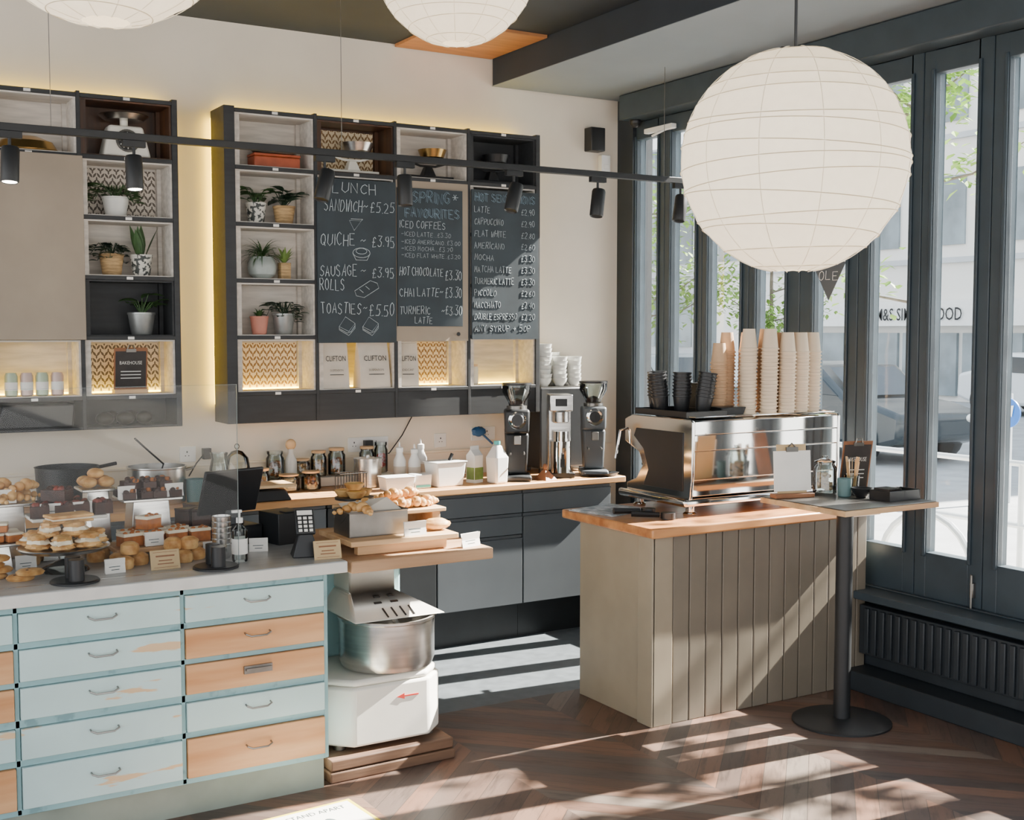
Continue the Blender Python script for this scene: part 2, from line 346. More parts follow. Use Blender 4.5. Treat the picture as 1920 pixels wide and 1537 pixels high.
def part(par,name,g,mats,loc=(0,0,0),rot=(0,0,0),bev=0,label=None,**k):
    o=mesh_obj(name,g,mats,bev,**k); o.parent=par; o.location=loc; o.rotation_euler=rot
    if label: o['label']=label
    return o
def struct(name,g,mats,bev=0,**k):
    o=mesh_obj(name,g,mats,bev,**k); o['kind']='structure'; return o
def dup(o,loc,rz=None,label=None,par=None,rot=None):
    n=o.copy(); C.objects.link(n)
    if par is None:
        n.location=loc
        if rz is not None: n.rotation_euler=(0,0,rz)
        if rot is not None: n.rotation_euler=rot
    else: n.parent=par
    if label: n['label']=label
    for c in o.children: dup(c,None,par=n)
    return n
def RX(a): return Matrix.Rotation(a,4,'X')
def RY(a): return Matrix.Rotation(a,4,'Y')
def RZ(a): return Matrix.Rotation(a,4,'Z')
def T(x,y,z): return Matrix.Translation((x,y,z))

# ------------------------------------------------------------------ room
XW=4.76; YB=6.6
struct('floor',G().box(-2.5,4.9,-2.5,5.02,-.06,0),['floor'])
struct('floor.001',G().box(-2.5,4.9,5.02,6.75,-.06,0),['floor2'])
struct('wall_back',G().box(-2.5,5.0,YB,6.75,0,3.6),['wall'])
struct('ceiling',G().box(-2.5,4.9,-2.5,YB,3.48,3.6),['ceil'])
g=G().box(3.79,4.9,-2.5,6.59,3.305,3.478,1).box(3.785,4.9,-2.5,6.59,3.3,3.303,0)
struct('trim_1',g,['soffit','ceil'])
struct('trim_2',G().box(3.13,3.78,5.95,6.59,3.462,3.479),['copperw'])
struct('trim_3',G().box(4.62,4.88,-.5,6.42,3.14,3.295),['frame'],.006)
struct('trim_4',G().box(4.6,4.9,-.5,6.598,.452,.492).box(4.74,4.9,-.5,6.598,.492,.5),['frame'],.005)
struct('wall_right',G().box(4.74,4.9,-.5,6.598,0,.452).box(4.74,4.9,6.43,6.598,.492,3.3).box(4.74,4.9,-2.5,-.5,0,3.3),['darkpanel'])
struct('baseboard_right',G().box(4.55,4.738,-.5,4.9,.0,.10).box(4.70,4.738,-.5,4.9,.10,.16),['darkpanel'],.006)
struct('trim_5',G().box(.2,3.05,6.44,6.598,.922,.972).box(.2,4.7,6.585,6.598,1.06,1.075),['wall'],.004)
panes=[(6.195,6.42),(5.82,6.06),(5.41,5.70),(5.04,5.275),(4.59,4.82),(4.18,4.43),(3.79,4.04),(3.38,3.63),(2.97,3.24),(2.45,2.85),(1.9,2.3),(1.35,1.75),(.8,1.2),(.25,.65),(-.4,.1)]
for i,(a,b) in enumerate(panes):
    lo=(panes[i+1][1]+a)/2 if i+1<len(panes) else a-.08
    hi=(panes[i-1][0]+b)/2 if i>0 else 6.43
    lo+=.002;hi-=.002
    x0,x1=4.765,4.835
    g=G().box(x0,x1,lo,a,.5,3.14).box(x0,x1,b,hi,.5,3.14).box(x0,x1,a,b,.5,.72).box(x0,x1,a,b,3.03,3.14)
    g.box(x0-.012,x0,a-.018,a,.70,3.05).box(x0-.012,x0,b,b+.018,.70,3.05)
    w=struct('window_%d'%(i+1),g,['frame'],.004)
    part(w,'glass_pane',G().box(4.798,4.802,a,b,.72,3.03),['glass'])
    if i==6: part(w,'window_bolt',G().box(4.745,4.765,lo+.03,lo+.05,.55,.62).cyl(.006,.5,.66,(4.745,lo+.04,0),10),['dsteel'],bev=.002)
solo('door_closer','white closer arm at the top of the folding window','door closer',G().box(-.02,.02,-.12,.16,0,.03).tube([(0,-.1,.015),(-.04,.05,-.03)],.008),['whitep'],(4.735,6.12,3.045),bev=.003)
# ------------------------------------------------------------------ outside
solo('road','pale sunlit asphalt street beyond the windows','road',G().box(8.5,60,-30,80,-.25,-.165),['asph'])
solo('pavement','light paved footpath outside the windows','pavement',G().box(4.91,8.49,-30,80,-.25,-.1),['pave'])
def car(loc,rz,paint,label):
    t=thing('car',label,'car',loc,rz)
    side=[(-2.1,.35),(-2.15,.75),(-1.6,.88),(-1.0,.95),(-.35,1.42),(.9,1.46),(1.6,1.05),(2.1,.95),(2.15,.4),(1.7,.25),(-1.7,.25)]
    part(t,'body',G().prism(side,-.85,.85,1),[paint],bev=.08)
    win=[(-.85,.98),(-.32,1.35),(.85,1.38),(1.35,1.03)]
    part(t,'car_window',G().prism(win,-.87,.87,1),['cargl'],bev=.01)
    part(t,'windscreen',G().add([(-1.02,-.72,.97),(-1.02,.72,.97),(-.42,.66,1.38),(-.42,-.66,1.38)],[(0,1,2,3)],X=T(-.03,0,.02)),['cargl'])
    for y in (-.6,.6): part(t,'headlight',G().ell((-2.13,y,.68),(.06,.16,.07)),['whitep'])
    for x in(-1.35,1.35):
        for y in (-.82,.82):
            part(t,'wheel',G().lathe([(.0,-.1),(.2,-.1),(.32,-.08),(.34,0),(.32,.08),(.2,.1),(0,.1)],20,X=RX(pi/2)),['black'],loc=(x,y,.34))
car((16.7,21.0,-.16),1.35,'carp','silver parked car seen through the windows')
car((14.6,14.1,-.16),1.5,'card','dark parked car seen through the windows')
car((25.,17.6,-.16),1.5,'carw','white parked car across the street')
def building(name,label,x,y0,y1,h,wm,rows,fasc=None):
    t=thing(name,label,'building',(x,0,0))
    part(t,'facade',G().box(0,6,y0,y1,-.16,h),[wm])
    g=G(); y=y0+.8
    while y+1.3<y1:
        for z in rows: g.box(-.06,0,y,y+1.1,z,z+1.9)
        y+=2.3
    part(t,'facade_window',g,['fwin'])
    g=G()
    for z in rows: g.box(-.12,0,y0,y1,z-.5,z-.35)
    part(t,'string_course',g,['facade2'])
    if fasc:
        f0,f1=fasc
        g=G(); y=f0-8
        while y<f1+2: g.box(-.1,0,y,y+1.9,0,1.75); y+=2.1
        part(t,'shop_front',g,['fwin'])
        part(t,'fascia',G().box(-.35,0,f0-9,f1+4.5,1.95,2.65),['whitep'])
        X=T(-.4,f1,2.10)@RZ(-pi/2)
        g=G(); text(g,'M&S SIMPLY FOOD',0,f1-f0,0,.36,0,X=X,off=.006); part(t,'shop_lettering',g,['ink'])
building('shop_building','white rendered building with shop front across the street',28,8,34,13,'facade',[4.2,7.6,10.6],(22.35,25.40))
building('apartment_building','grey clad building down the street',30,36,70,9,'facade2',[1.2,4.4,7.])
def tree(loc,h,r,n,label,seed,z0=.4,tr=1.):
    random.seed(seed)
    t=thing('tree',label,'tree',loc)
    g=G().tube([(0,0,0),(.01,0,h*.35),(-.01,.02,h*.7),(0,0,h)],[.055*tr,.045*tr,.035*tr,.015],8)
    br=[]
    for i in range(11):
        a=random.uniform(0,2*pi); z=h*random.uniform(z0,.95); L=r*random.uniform(.6,1)
        e=(L*math.cos(a),L*math.sin(a),z+L*.4); g.tube([(0,0,z),(e[0]*.5,e[1]*.5,z+.1*L),e],[.02,.013,.006],6); br.append(((0,0,z),e))
    part(t,'trunk',g,['bark'])
    g=G()
    for i in range(n):
        b=random.choice(br); k=random.uniform(.3,1.05)
        p=[b[0][q]+(b[1][q]-b[0][q])*k+random.gauss(0,r*.13) for q in range(3)]
        g.leaf(p,random.uniform(0,6.28),random.uniform(-.8,.8),random.uniform(.1,.18),.09,.6,seg=2)
    f=part(t,'foliage',g,['treeleaf'],smooth=False); f['kind']='stuff'
tree((11.0,9.46,-.155),5.4,1.2,1100,'slender street tree with fresh green leaves',3)
tree((14.5,19.5,-.155),4.9,2.2,3200,'leafy green street tree in sunlight',4)
tree((17.6,19.0,-.155),4.2,1.4,1900,'small leafy green street tree in sunlight',5)
tree((10.2,2.95,-.155),7.4,1.2,330,'tall sparse tree added out of view to dapple the sun',9,.72,.8)  # unseen tree, added so its leaves break up the sun patches
t=thing('road_sign','round blue road sign with white arrow on a post','road sign',(12,9.02,-.16))
part(t,'post',G().cyl(.03,0,1.25),['galv'])
part(t,'sign_plate',G().lathe([(0,-.01),(.17,-.01),(.17,.01),(0,.01)],28,X=T(-.04,0,1.03)@RY(pi/2)),['signb'])
A=T(-.06,0,1.03)@RX(.8)
part(t,'arrow',G().box(-.004,.0,-.025,.025,-.11,.03,X=A).prism([(-.08,.02),(.08,.02),(0,.13)],-.004,0,0,X=A),['whitep'])
t=thing('street_railing','pale metal pedestrian railing beside the footpath','railing',(7.6,0,-.1))
g=G()
for z in(.95,.5): g.tube([(0,4.,z),(0,10.4,z)],.022)
for k in range(9): g.tube([(0,4+k*.8,0),(0,4+k*.8,.95)],.022)
part(t,'rail',g,['galv'])
t=thing('bike_stand','curved pale metal bicycle hoop','bike stand',(5.9,5.0,-.1))
part(t,'hoop',G().tube([(0,-.35+0,0)]+[(0,-.35*math.cos(a),.45+.35*math.sin(a)) for a in [i*pi/12 for i in range(13)]]+[(0,.35,0)],.022),['galv'])
t=thing('pennant','dark triangular paper pennant with chalk letters hanging in the window','pennant',(4.73,4.68,2.02))
X=RZ(-pi/2)
part(t,'flag',G().prism([(-.12,.14),(.12,.14),(0,-.06)],-.001,.001,1,X=X),['cabgrey'])
g=G(); chalktext(g,'OLE',-.075,.075,.05,.1,-.003); g.v=[tuple(X@Vector(q)) for q in g.v]
part(t,'lettering',g,['paperw'],smooth=False); part(t,'string',G().tube([(0,.11,.138),(0,0,.26),(0,-.11,.138)],.0012,5).tube([(0,0,.26),(0,0,1.119)],.0012,5),['paperw'])

# ------------------------------------------------------------------ radiator
t=thing('radiator','long black ribbed radiator below the window sill','radiator',(4.66,0,0))
g=G().box(-.02,.03,2.7,4.34,.17,.42)
y=2.72
while y<4.31: g.box(-.035,-.02,y,y+.028,.18,.41); y+=.05
part(t,'panel',g,['darkpanel'],bev=.004); part(t,'valve',G().cyl(.015,.101,.26,(0,2.64,0)).box(-.01,.01,2.64,2.7,.2,.22),['dsteel'])

# ------------------------------------------------------------------ back counter
solo('back_worktop','long oak worktop along the back wall','worktop',G().box(-.4,4.38,5.99,6.598,.882,.92),['wtop'],bev=.006)
def base_cab(x0,x1,label,layout,m='cabgrey'):
    t=thing('base_cabinet',label,'cabinet',(x0,6.03,0)); w=x1-x0-.002
    part(t,'body',G().box(0,w,.02,.56,.2,.88).box(0,w,.06,.5,0,.2),['cabdark'])
    for nm,z0,z1 in layout:
        d=part(t,nm,G().box(.004,w-.004,0,.02,z0,z1-.018).box(.004,w-.004,.008,.02,z1-.018,z1),[m],bev=.002)
        part(d,'handle',G().box(.004,w-.004,-.004,.004,z1-.024,z1-.018),[m])
base_cab(3.105,3.67,'graphite drawer base cabinet under the oak worktop',[('drawer',.745,.875),('drawer',.62,.74),('drawer',.21,.615)])
base_cab(3.67,4.30,'graphite base cabinet with drawer and door',[('drawer',.745,.875),('door',.21,.74)])
base_cab(2.45,3.105,'base cabinet under the oak worktop, door blackened like a dark opening',[('door',.21,.875)],'cabdark')  # closed door coloured black to read as a dark opening
base_cab(1.8,2.45,'graphite base cabinet with door',[('door',.21,.875)])
base_cab(1.1,1.8,'graphite base cabinet with door',[('door',.21,.875)])
base_cab(.3,1.1,'graphite base cabinet with door',[('door',.21,.875)])

# ------------------------------------------------------------------ island
t=thing('coffee_counter','taupe tongue-and-groove clad coffee counter by the windows','counter',(3.33,4.35,0))
part(t,'body',G().box(.012,1.36,.014,.6,0,.874),['beige'],bev=.003,label='plain painted end panel')
g=G(); x=.115; 
while x<1.36:
    x1=min(x+.098,1.36); g.box(x+.003,x1-.003,-.004,.013,0,.872); x=x1
part(t,'cladding',g,['beige2'],bev=.004,label='vertical tongue-and-groove boards')
part(t,'corner_post',G().box(0,.112,-.008,.012,0,.873).box(-.006,.011,-.008,.10,0,.873),['beige'],bev=.003)
solo('island_worktop','thick varnished hardwood worktop on the coffee counter','worktop',G().box(3.285,4.73,4.29,5.03,.876,.92),['itop'],bev=.008)
solo('newspaper','folded newspaper lying on the hardwood worktop','newspaper',G().box(-.16,.16,-.14,.14,0,.004).box(-.15,.12,-.12,.13,.004,.008),['news'],(3.47,4.86,.9205),.25)

# ------------------------------------------------------------------ left drawer counter
t=thing('drawer_chest','turquoise haberdashery chest with blue and bare wood drawers','chest of drawers',(0,4.4,0))
cols=[(-.42,.085),(.10,.637),(.653,1.209),(1.225,1.768)]
rows=[(.733,.836),(.597,.710),(.464,.577),(.324,.436),(.150,.300)]
g=G().box(-.43,1.782,.02,.7,.13,.862)
for q in ([(-.43,-.42)]+[(cols[i][1],cols[i+1][0]) for i in range(3)]+[(1.768,1.785)]): g.box(q[0],q[1],0,.02,.13,.862)
for z0,z1 in [(.13,.150),(.300,.324),(.436,.464),(.577,.597),(.710,.733),(.836,.862)]: g.box(-.42,1.768,0,.02,z0,z1)
part(t,'body',g,['teal'],bev=.002)
part(t,'plinth',G().box(-.43,1.775,.03,.68,0,.13),['plinth'])
om={(3,1),(3,2),(3,4),(1,1),(1,2),(1,4)}
for ci,(a,b) in enumerate(cols):
    for ri,(z0,z1) in enumerate(rows):
        o=(ci,ri) in om
        d=part(t,'drawer',G().box(a+.002,b-.002,-.012,.02,z0+.002,z1-.002),['odraw' if o else 'blue'],bev=.002,label='bare orange pine drawer front' if o else 'worn pale blue drawer front')
        cx=(a+b)/2; cz=(z0+z1)/2+.012
        if (ci,ri)==(3,2):
            h=G().box(cx-.055,cx+.055,-.022,-.012,cz-.018,cz+.012).box(cx-.05,cx+.05,-.034,-.02,cz-.004,cz+.004)
        else:
            h=G().tube([(cx-.048,-.012,cz+.004),(cx-.048,-.03,cz+.002),(cx-.03,-.036,cz-.006),(cx+.03,-.036,cz-.006),(cx+.048,-.03,cz+.002),(cx+.048,-.012,cz+.004)],.0035,6)
        part(d,'handle',h,['dsteel'])
g=G().box(-.5,1.85,4.362,5.3,.864,.91,0).box(-.5,1.852,4.354,4.362,.864,.908,1)
solo('display_worktop','grey zinc counter top with pale front edge','worktop',g,['steeltop','zedge'],bev=.003)

# ------------------------------------------------------------------ mixer
solo('timber_block','rough dark timber block under the dough mixer','pallet',G().box(-.30,.27,-.29,.35,0,.042).box(-.295,.265,-.285,.34,.046,.09),['oldwood'],(2.10,4.74,0),.03,bev=.006)
t=thing('dough_mixer','white enamel spiral dough mixer with steel bowl','dough mixer',(2.10,4.72,.092))
oc=[(-.265,-.14),(-.17,-.235),(.17,-.235),(.265,-.14),(.265,.33),(-.265,.33)]
part(t,'base_housing',G().prism(oc,.02,.265,2).prism([(x*.96,y*.96) for x,y in oc],.265,.293,2),['white'],bev=.012)
for x,y in ((-.2,-.15),(.2,-.15),(.2,.25),(-.2,.25)): part(t,'foot',G().cyl(.025,0,.02,(x,y,0)),['dsteel'])
bx=.06; by=-.055
part(t,'bowl',G().lathe([(.0,.294),(.16,.294),(.192,.305),(.203,.335),(.203,.50),(.21,.505),(.21,.515),(.199,.515),(.196,.335),(.0,.31)],48,(bx,by,0)),['steel'])
part(t,'column',G().box(-.245,-.15,.10,.31,.293,.70).box(-.15,.235,.17,.31,.293,.70),['teal'],bev=.012,label='turquoise mixer column')
part(t,'head',G().frus((-.15,.27,-.20,.25),(-.085,.125,.0,.25),.518,.60).box(-.085,.125,.0,.29,.60,.757),['white'],bev=.01)
X=T(bx-.01,-.20,.518)@RX(math.atan2(.082,.20))
for xx,yy,w in ((-.045,.165,.03),(.02,.165,.03),(-.06,.12,.035),(.015,.12,.035)): part(t,'guard_slot',G().box(xx,xx+w,yy,yy+.013,.0,.004,X=X),['black'],bev=.002)
for xx in (-.04,.0,.04,.08): part(t,'guard_slot',G().box(xx-.003,xx+.003,.02,.085,.0,.004,X=X),['black'])
g=G().box(.05,.12,-.2375,-.235,.20,.206).prism([(.055,.191),(.055,.215),(.02,.203)],-.2378,-.235,1)
part(t,'arrow_mark',g,['red'])
part(t,'spiral_hook',G().tube([(bx+.09*math.cos(a),by+.09*math.sin(a),.34+.01*a) for a in [i*.4 for i in range(16)]]+[(bx,by,.53)],.012),['steel'])
solo('serving_board','thick bleached timber slab resting on the mixer','board',G().box(1.875,2.515,4.37,5.2,.852,.90),['slab'],bev=.006)
t=thing('wooden_riser','low pale wooden serving riser on two battens','riser',(2.15,4.64,.901),-.02)
part(t,'top_board',G().box(-.24,.24,-.2,.16,.04,.062),['palewood'],bev=.003)
for y in (-.15,.11): part(t,'batten',G().box(-.2,.2,y-.02,y+.02,0,.04),['palewood'],bev=.003)
t=thing('wooden_riser','slatted pale wooden riser holding pastries','riser',(2.33,5.0,.901),0)
g=G()
for k in range(4): g.box(-.21,.21,-.16+k*.082,-.085+k*.082,.09,.108)
part(t,'top_board',g,['palewood'],bev=.003)
for x in (-.17,.17): part(t,'leg',G().box(x-.02,x+.02,-.14,.14,0,.09),['palewood'],bev=.003)

# ------------------------------------------------------------------ wall shelf units
ZR=[1.465,1.767,2.07,2.37,2.669,2.967]
def shelf_unit(label,xs,style,sideL,sideR,lowopen=False):
    t=thing('crate_shelf_unit',label,'shelf',(0,0,0))
    y0,y1=6.335,6.565; X0,X1=xs[0],xs[-1]; th=.009
    g=G()
    for i,x in enumerate(xs):
        l=sideL if i==0 else th; r=sideR if i==len(xs)-1 else th
        g.box(x-l,x+r,y0,y1,1.305,2.985)
    for i in range(len(xs)-1):
        for z in ZR: g.box(xs[i]+th,xs[i+1]-th,y0,y1,z-.011,z+.009)
        if lowopen:
            g.box(xs[i]+th,xs[i+1]-th,y1-.012,y1,1.305,1.454).box(xs[i]+th,xs[i+1]-th,y0+.002,y1-.012,1.305,1.318)
        else: g.box(xs[i]+th,xs[i+1]-th,y0+.005,y1,1.305,1.454)
    part(t,'frame',g,['crated'],bev=.002)
    for i in range(len(xs)-1):
        for r in range(5):
            st=style.get((i,r),'w')
            a,b=xs[i]+th+.001,xs[i+1]-th-.001; z0,z1=ZR[r]+.010,ZR[r+1]-.012
            m={'w':'cratew','d':'crated','r':'rust','p':'cratew','g':'cratew','o':'rust'}[st]
            g=G().box(a,a+.01,y0+.012,y1,z0,z1).box(b-.01,b,y0+.012,y1,z0,z1).box(a+.01,b-.01,y1-.012,y1,z0,z1).box(a+.01,b-.01,y0+.012,y1-.012,z1-.008,z1).box(a+.01,b-.01,y0+.012,y1-.012,z0-.001,z0+.004)
            g.box(a+.01,a+.03,y0+.02,y0+.045,z0+.004,z1-.008).box(b-.03,b-.01,y1-.04,y1-.012,z0+.004,z1-.008)
            part(t,'crate_lining',g,[m],label='dark stained crate box' if m!='cratew' else 'whitewashed crate box')
            if st in 'pgo':
                part(t,'patterned_back',G().box(a+.035,b-.035,y1-.018,y1-.0125,z0+.004,z1-.02),['patg' if st=='g' else 'patw'])
    g=G()
    for i in range(len(xs)-1):
        cx=(xs[i]+xs[i+1])/2
        for z in ZR: g.box(cx-.016,cx+.016,y0-.0008,y0,z-.009,z+.005)
    part(t,'shelf_label',g,['paperw'])
    for i in range(len(xs)-1):
        part(t,'led_strip',G().box(xs[i]+.03,xs[i+1]-.03,y1-.035,y1-.022,ZR[0]+.016,ZR[0]+.022),['led'])
    part(t,'led_strip',G().box(X0,X1,y1+.004,y1+.014,2.975,2.985),['led'])
    part(t,'led_strip',G().box(X0-sideL+.004,X0-sideL+.012,y1+.004,y1+.014,1.4,2.95),['led'])
    part(t,'led_strip',G().box(X1+.0,X1+.008,y1+.004,y1+.014,1.4,2.95),['led'])
    return t
stR={(0,0):'p',(1,4):'o',(2,0):'p',(3,4):'d',(3,0):'w'}
shelf_unit('dark wall shelf of stacked crates with plants and chalkboards',[2.066,2.528,3.008,3.483,3.955],stR,.05,.02)
stL={(2,0):'g',(2,1):'d',(2,3):'g',(2,4):'r'}
shelf_unit('dark wall shelf of stacked crates with scale and plants',[.33,.81,1.283,1.753],stL,.02,.02,True)
solo('sliding_panel','plain taupe board panel covering shelf crates','panel',G().box(.40,1.295,6.316,6.3342,1.757,2.665),['mdf'],bev=.002)
av=solo('avocado','dark round avocado on the lowest shelf','avocado',G().ell((0,0,.034),(.048,.042,.034),16,10,jit=.02),['avo'],(1.40,6.43,1.3185),group='dark avocados on the lowest shelf')
for k,(x,y) in enumerate(((1.50,6.42),(1.60,6.43),(1.45,6.50),(1.55,6.50))): dup(av,(x,y,1.3185),k*.7)
solo('black_case','low black storage case on the lowest shelf','case',G().frus((-.18,.18,-.09,.09),(-.15,.19,-.09,.09),0,.12),['black'],(1.05,6.44,1.3185),bev=.01)

# ------------------------------------------------------------------ chalkboards
def chalkboard(x0,x1,z0,z1,label,lines,icons,backer=None,y=6.3218):
    t=thing('chalkboard',label,'chalkboard',(x0,y,z0))
    W=x1-x0;H=z1-z0
    part(t,'slate',G().box(0,W,0,.012,0,H),['chalkb'],bev=.001)
    if backer: part(t,'backer_board',G().box(*backer).cyl(.012,0,.003,X=T(W-.03,-.0,-.045)@RX(pi/2),n=14,m=1),['mdf','black'])
    g=G()
    for l in lines:
        s,a,b,c,d=l[:5]; dbl=len(l)>5; chalktext(g,s,a*W,b*W,H*(1-d),H*(1-c),-.0008,1 if dbl else 0,dbl)
    for pts,close in icons:
        P=[(a*W,-.001,H*(1-c)) for a,c in pts]; g.tube(P,.0014,4,closed=close)
    part(t,'lettering',g,['chalk','chalkblue'],smooth=False)
def circ(cx,cy,rx,ry,n=14,a0=0,a1=2*pi): return [(cx+rx*math.cos(a0+(a1-a0)*i/n),cy+ry*math.sin(a0+(a1-a0)*i/n)) for i in range(n)]
def sandw(cx,cy):
    return [([(cx-.1,cy+.01),(cx-.02,cy-.05),(cx+.1,cy-.01),(cx+.02,cy+.04)],True),([(cx-.1,cy+.01),(cx-.1,cy+.03),(cx+.02,cy+.065),(cx+.1,cy+.02),(cx+.1,cy-.01)],False),([(cx-.1,cy+.022),(cx,cy+.05),(cx+.05,cy+.04),(cx+.1,cy+.005)],False)]
chalkboard(2.527,3.002,1.735,2.64,'chalkboard lunch menu with drawn sandwiches and prices',
 [('LUNCH',.18,.76,.02,.085),('SANDWICH',.08,.57,.125,.195),('~',.57,.65,.13,.19),('£5.25',.66,.99,.13,.195),('QUICHE',.03,.48,.33,.405),('~',.53,.62,.34,.4),('£3.95',.68,.99,.335,.405),
 ('SAUSAGE',.02,.5,.52,.59),('~',.53,.62,.53,.58),('£3.95',.68,.98,.53,.595),('ROLLS',.02,.34,.61,.68),('TOASTIES',.03,.55,.75,.82),('~',.56,.63,.76,.81),('£5.50',.64,.98,.755,.835)],
 [([(.4,.25),(.55,.25),(.46,.31)],True),([(.42,.24),(.57,.24),(.55,.25)],False),(circ(.55,.445,.11,.03),True),(circ(.55,.435,.07,.018),True),([(.44,.45),(.48,.49),(.62,.49),(.66,.45)],False),
  ([(.46,.68),(.66,.615),(.75,.63),(.77,.66),(.58,.72),(.48,.71)],True),([(.52,.67),(.57,.69)],False),([(.6,.65),(.65,.67)],False)]+sandw(.36,.89)+sandw(.66,.89))
chalkboard(3.012,3.432,1.828,2.615,'chalkboard spring drinks menu mounted on taupe board',
 [('SPRING',.2,.8,.02,.1,1),('FAVOURITES',.1,.95,.135,.205,1),('ICED COFFEES',.02,.74,.235,.288),('~ICED LATTE...£3.30',.05,.82,.315,.348),('~ICED AMERICANO..£3.00',.05,.97,.37,.402),('~ICED MOCHA...£3.70',.05,.85,.42,.451),('~ICED FLAT WHITE..£3.20',.05,.97,.47,.501),
 ('HOT CHOCOLATE',.02,.7,.57,.632),('£3.30',.72,.99,.59,.66),('CHAI LATTE~',.02,.7,.72,.782),('£3.30',.72,.99,.715,.79),('TURMERIC',.02,.5,.855,.912),('~£3.30',.66,.99,.845,.915),('LATTE',.25,.53,.93,.98)],
 [([(.86,.03),(.9,.07)],False),([(.9,.03),(.86,.07)],False),([(.84,.05),(.93,.05)],False)],backer=(-.004,.462,.0122,.0128,-.085,.83))
ml=['LATTE','CAPPUCCINO','FLAT WHITE','AMERICANO','MOCHA','MATCHA LATTE','TURMERIC LATTE','PICCOLO','MACCHIATO','DOUBLE ESPRESSO','ANY SYRUP + 50P']
mw=[.24,.44,.48,.46,.3,.56,.6,.33,.4,.64,.86]; mp=['£2.90','£2.90','£2.80','£2.60','£3.30','£3.30','£3.30','£2.60','£2.40','£2.20',None]
L=[('HOT SENSATIONS',.03,.94,.02,.075,1)]
for i,(a,w,p) in enumerate(zip(ml,mw,mp)):
    z=.11+i*.0795; L.append((a,.03,.03+w,z,z+.042))
    if p: L.append((p,.73,.95,z+.003,z+.044))
chalkboard(3.495,3.955,1.752,2.632,'chalkboard hot drinks price list',L,[])

# ------------------------------------------------------------------ shelf contents
def plant(label,loc,pot,potm,kind,potname='pot',seed=1,s=1.,lm='leaf'):
    random.seed(seed)
    t=thing('potted_plant',label,'plant',loc)
    r,h=pot
    if potname=='box_pot': part(t,'pot',G().frus((-r,r,-r,r),(-r*1.05,r*1.05,-r*1.05,r*1.05),0,h),[potm],bev=.003)
    elif potname=='round': part(t,'pot',G().lathe([(r*.5,0),(r*.9,h*.2),(r,h*.5),(r*.9,h*.8),(r*.75,h),(r*.68,h*.97)],28),[potm])
    else: part(t,'pot',G().lathe([(r*.72,0),(r*.78,h*.06),(r,h*.9),(r*1.04,h*.91),(r*1.04,h),(r*.92,h),(r*.9,h*.9)],28),[potm])
    part(t,'soil',G().lathe([(r*.9,h*.86),(0,h*.9)],16,closed=False),['soil'])
    g=G(); b=(0,0,h*.88)
    if kind=='spider':
        for i in range(120): g.leaf(b,random.uniform(0,6.28),random.uniform(.4,1.5),random.uniform(.09,.18)*s,.008,random.uniform(1.2,2.4))
    elif kind=='broad':
        for i in range(18):
            a=random.uniform(0,6.28); L=random.uniform(.03,.085)*s; e=random.uniform(.7,1.4); tip=(L*math.cos(a)*math.cos(e)+random.uniform(-.02,.02),L*math.sin(a)*math.cos(e),h*.88+L*math.sin(e)*1.1)
            g.tube([b,tip],.0022,5); g.leaf(tip,a,random.uniform(.1,.6),random.uniform(.07,.095)*s,.055*s,1.0)
    elif kind=='snake':
        for i in range(7):
            a=random.uniform(0,6.28); g.leaf((.018*math.cos(a),.018*math.sin(a),h*.85),a,random.uniform(1.2,1.5),random.uniform(.12,.2)*s,.045,.15)
    elif kind=='trail':
        for i in range(17):
            a=random.uniform(0,6.28); R=random.uniform(.04,.1)*s
            pts=[b,(R*.6*math.cos(a),R*.6*math.sin(a),h+.05*s),(R*math.cos(a),R*math.sin(a),h+random.uniform(-.05,.06))]
            pts=[(p[0],p[1],max(.012,p[2])) for p in pts]
            g.tube(pts,.0018,5)
            for q in (.4,.7,1.):
                p=[pts[1][k]+(pts[2][k]-pts[1][k])*q for k in range(3)]; g.leaf(p,a+random.uniform(-1,1),.4,.05*s,.04*s,1.2)
    elif kind=='upright':
        for i in range(26):
            a=random.uniform(0,6.28); g.leaf(b,a,random.uniform(.9,1.5),random.uniform(.09,.17)*s,.02,random.uniform(.4,1.3))
    part(t,'foliage',g,[lm],smooth=False)
Y0=6.45
z=[a+.0145 for a in ZR]
plant('leafy plant in speckled pot on the white shelf',(2.225,Y0,z[3]),(.055,.11),'patpot','broad',seed=2,s=1.0,lm='leaf')
plant('dark broad-leaved plant in a woven basket pot',(2.385,Y0,z[3]),(.06,.10),'basket','broad',seed=3,s=1.15,lm='leafd')
plant('spider plant in round grey ceramic pot',(2.255,Y0,z[2]),(.08,.12),'cer','spider',potname='round',seed=4)
plant('small succulent in square woven box pot',(2.375,Y0-.02,z[2]),(.028,.09),'basket','upright',potname='box_pot',seed=5,s=.8,lm='leafl')
plant('small succulent in pink terracotta pot',(2.235,Y0,z[1]),(.05,.10),'terra','upright',seed=6,s=.4)
plant('trailing plant in galvanised zinc pot',(2.375,Y0,z[1]),(.06,.115),'zinc','trail',seed=7,s=1.15,lm='leafd')
plant('bushy plant in white ribbed pot on the patterned shelf',(1.48,Y0,z[3]),(.066,.10),'cerw','trail',seed=8,s=1.3)
plant('small climbing plant in woven pot',(1.455,Y0,z[2]),(.06,.11),'basket','trail',seed=9,s=1.1,lm='leafd')
plant('snake plant in patterned pot',(1.605,Y0,z[2]),(.056,.11),'patpot','snake',seed=10,s=.95)
plant('leafy plant in steel pot on black shelf',(1.60,Y0,z[1]),(.068,.115),'zinc','broad',seed=11,s=1.2)
t=thing('storage_tin','flat orange-red vintage tin with gold lettering','tin',(2.33,Y0,z[4]))
part(t,'body',G().box(-.13,.13,-.06,.06,0,.06),['orange'],bev=.006); part(t,'lid',G().box(-.132,.132,-.062,.062,.061,.075),['orange'],bev=.004)
